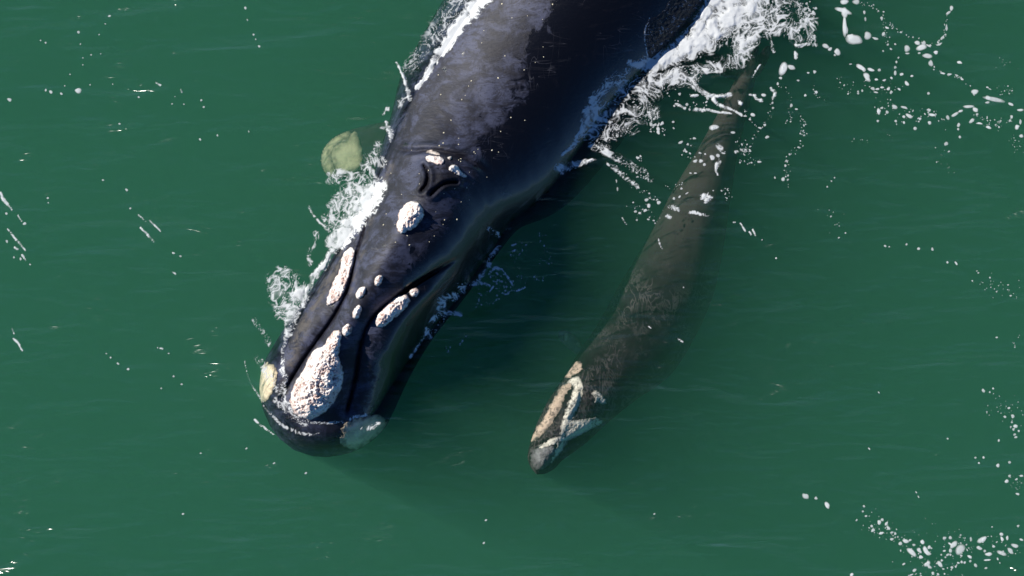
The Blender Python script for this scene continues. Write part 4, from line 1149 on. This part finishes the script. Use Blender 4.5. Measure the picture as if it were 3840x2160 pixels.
cf += sf([(200, 920), (260, 920), (210, 980)], 16, 14, 2, 5)
cf += sf([(820, 220), (840, 300), (890, 310)], 8, 12, 2, 5)
cf += sf([(880, 1050), (940, 1110), (1000, 1200)], 30, 10, 2, 4)
fleck_obj('tail_foam', cf, 'foam flecks scattered on the water beside the calf tail', 34)

k7 = 800 / 1656 * S
mf = big(z7, [(845, 8, 14, 11, 0), (887, 8, 14, 11, 0), (735, 222, 10, 8, 0), (720, 285, 11, 7, 60), (778, 258, 14, 6, 30), (676, 300, 9, 9, 0), (467, 312, 13, 10, 0), (483, 356, 15, 16, 0), (456, 392, 11, 12, 0), (557, 330, 16, 12, 0), (545, 308, 7, 7, 0), (377, 398, 9, 9, 0), (413, 412, 9, 8, 0), (390, 466, 8, 7, 0), (478, 461, 9, 7, 0), (523, 470, 8, 5, 0), (361, 330, 7, 5, 0), (355, 175, 14, 7, -35), (400, 212, 12, 6, -30), (260, 95, 14, 8, -40), (168, 36, 14, 10, -40), (240, 225, 7, 14, 0), (232, 165, 5, 14, 10), (395, 132, 10, 6, 0), (808, 102, 8, 6, 0), (845, 103, 12, 6, 0), (1046, 238, 7, 6, 0), (1075, 265, 6, 5, 0), (983, 238, 6, 6, 0), (1470, 763, 7, 7, 0), (1362, 620, 5, 5, 0), (752, 990, 6, 5, 0)], k7)
s7 = lambda poly, sp, n, r0, r1: scatter(z7, poly, sp, n, r0 * k7, r1 * k7)
mf += s7([(210, 40), (300, 130), (420, 230), (500, 290), (560, 330)], 12, 50, 2, 7)
mf += s7([(380, 390), (480, 400), (520, 460)], 32, 26, 2, 7)
mf += s7([(450, 80), (490, 150), (400, 100)], 14, 16, 3, 8)
mf += s7([(580, 220), (680, 210), (740, 180)], 14, 12, 2, 5)
kc = 700 / 1844 * S
sc_ = lambda poly, sp, n, r0, r1: scatter(zc, poly, sp, n, r0 * kc, r1 * kc)
mf += sc_([(640, 480), (740, 470), (720, 600), (860, 620), (930, 620)], 30, 45, 4, 13)
mf += sc_([(900, 170), (950, 150), (980, 260), (790, 330)], 30, 22, 4, 12)
mf += sc_([(1110, 80), (1170, 110), (1150, 200), (1200, 280)], 25, 14, 4, 10)
mf += sc_([(1130, 320), (1140, 380), (1230, 375)], 18, 12, 4, 10)
mf += sc_([(450, 640), (600, 690), (700, 730), (480, 770)], 30, 30, 4, 12)
mf += sc_([(920, 460), (920, 545), (1060, 510), (1130, 515)], 26, 18, 4, 11)
mf += sc_([(160, 1220), (230, 1190), (200, 1240)], 14, 6, 5, 11)
mf += sc_([(20, 1080), (120, 960), (230, 900)], 30, 22, 4, 10)
mf += scatter(z5, [(680, 980), (760, 1020), (880, 960)], 26, 24, 4 * kf, 13 * kf)
mf += scatter(z5, [(1020, 1080), (960, 1180), (1040, 1240), (1130, 1200)], 30, 16, 4 * kf, 14 * kf)
mf += scatter(z5, [(560, 1160), (600, 1200), (620, 1260)], 14, 10, 3 * kf, 9 * kf)
mf += scatter(z5, [(850, 760), (1000, 800), (1150, 780)], 40, 26, 4 * kf, 12 * kf)
fleck_obj('gap_foam', mf, 'foam flecks on the dark water between the adult whale and the calf', 35)

ke = 1000 / 2070 * S
lf_ = big(ze, [(73, 775, 17, 11, -15), (356, 702, 9, 10, 0), (394, 715, 16, 9, -20), (476, 730, 10, 10, 0), (603, 700, 20, 18, 0), (608, 250, 9, 10, 0), (852, 125, 11, 8, 0), (354, 332, 7, 7, 0), (625, 342, 6, 6, 0), (706, 426, 7, 6, 0), (782, 418, 5, 5, 0), (644, 450, 5, 5, 0), (818, 186, 6, 5, 0), (770, 268, 5, 5, 0), (545, 578, 6, 5, 0), (874, 652, 6, 6, 0), (699, 658, 5, 5, 0), (503, 667, 5, 5, 0), (1077, 754, 8, 5, 0), (1336, 807, 7, 5, 20), (1428, 808, 6, 5, 0), (1359, 750, 5, 4, 0), (1563, 777, 8, 6, 30), (1580, 830, 7, 7, 0), (1553, 1081, 9, 8, 0), (1689, 1051, 7, 7, 0), (1932, 1022, 5, 7, 20), (927, 961, 8, 6, 0), (799, 1397, 9, 6, -20), (1904, 63, 8, 11, 30), (1920, 155, 5, 10, 30), (1970, 270, 7, 8, 0), (2012, 360, 8, 8, 0), (1985, 305, 4, 8, 20), (316, 315, 5, 5, 0), (644, 503, 5, 5, 0)], ke)
kb = 900 / 1449 * S
lf_ += big(zb, [(765, 181, 9, 7, -30), (148, 384, 9, 7, 0), (42, 491, 5, 8, 20), (1047, 562, 9, 6, -20), (1088, 580, 7, 5, -20), (642, 1168, 5, 4, 0), (668, 1192, 5, 5, 0), (712, 1228, 8, 6, -20), (773, 1262, 7, 6, 0), (1048, 1306, 5, 5, 0), (1096, 1354, 6, 5, 0), (973, 1378, 5, 5, 0), (1018, 1168, 5, 4, 0), (293, 259, 5, 5, 0), (38, 323, 6, 6, 0), (290, 230, 5, 5, 0), (787, 292, 6, 6, 0), (125, 598, 6, 10, 20), (85, 588, 5, 7, 20), (182, 630, 5, 5, 0)], kb)
for (x, y) in [(460, 1293), (505, 1140), (620, 1128), (275, 40), (1217, 1366), (1646, 1293), (1222, 1308), (690, 1165), (770, 1190)]:
    w = Q([(x, y)])[0]; lf_.append((w[0], w[1], 0.011, 0.008, 0.4))
fleck_obj('stray_foam', lf_, 'few stray foam specks on the calm water at the left', 36)
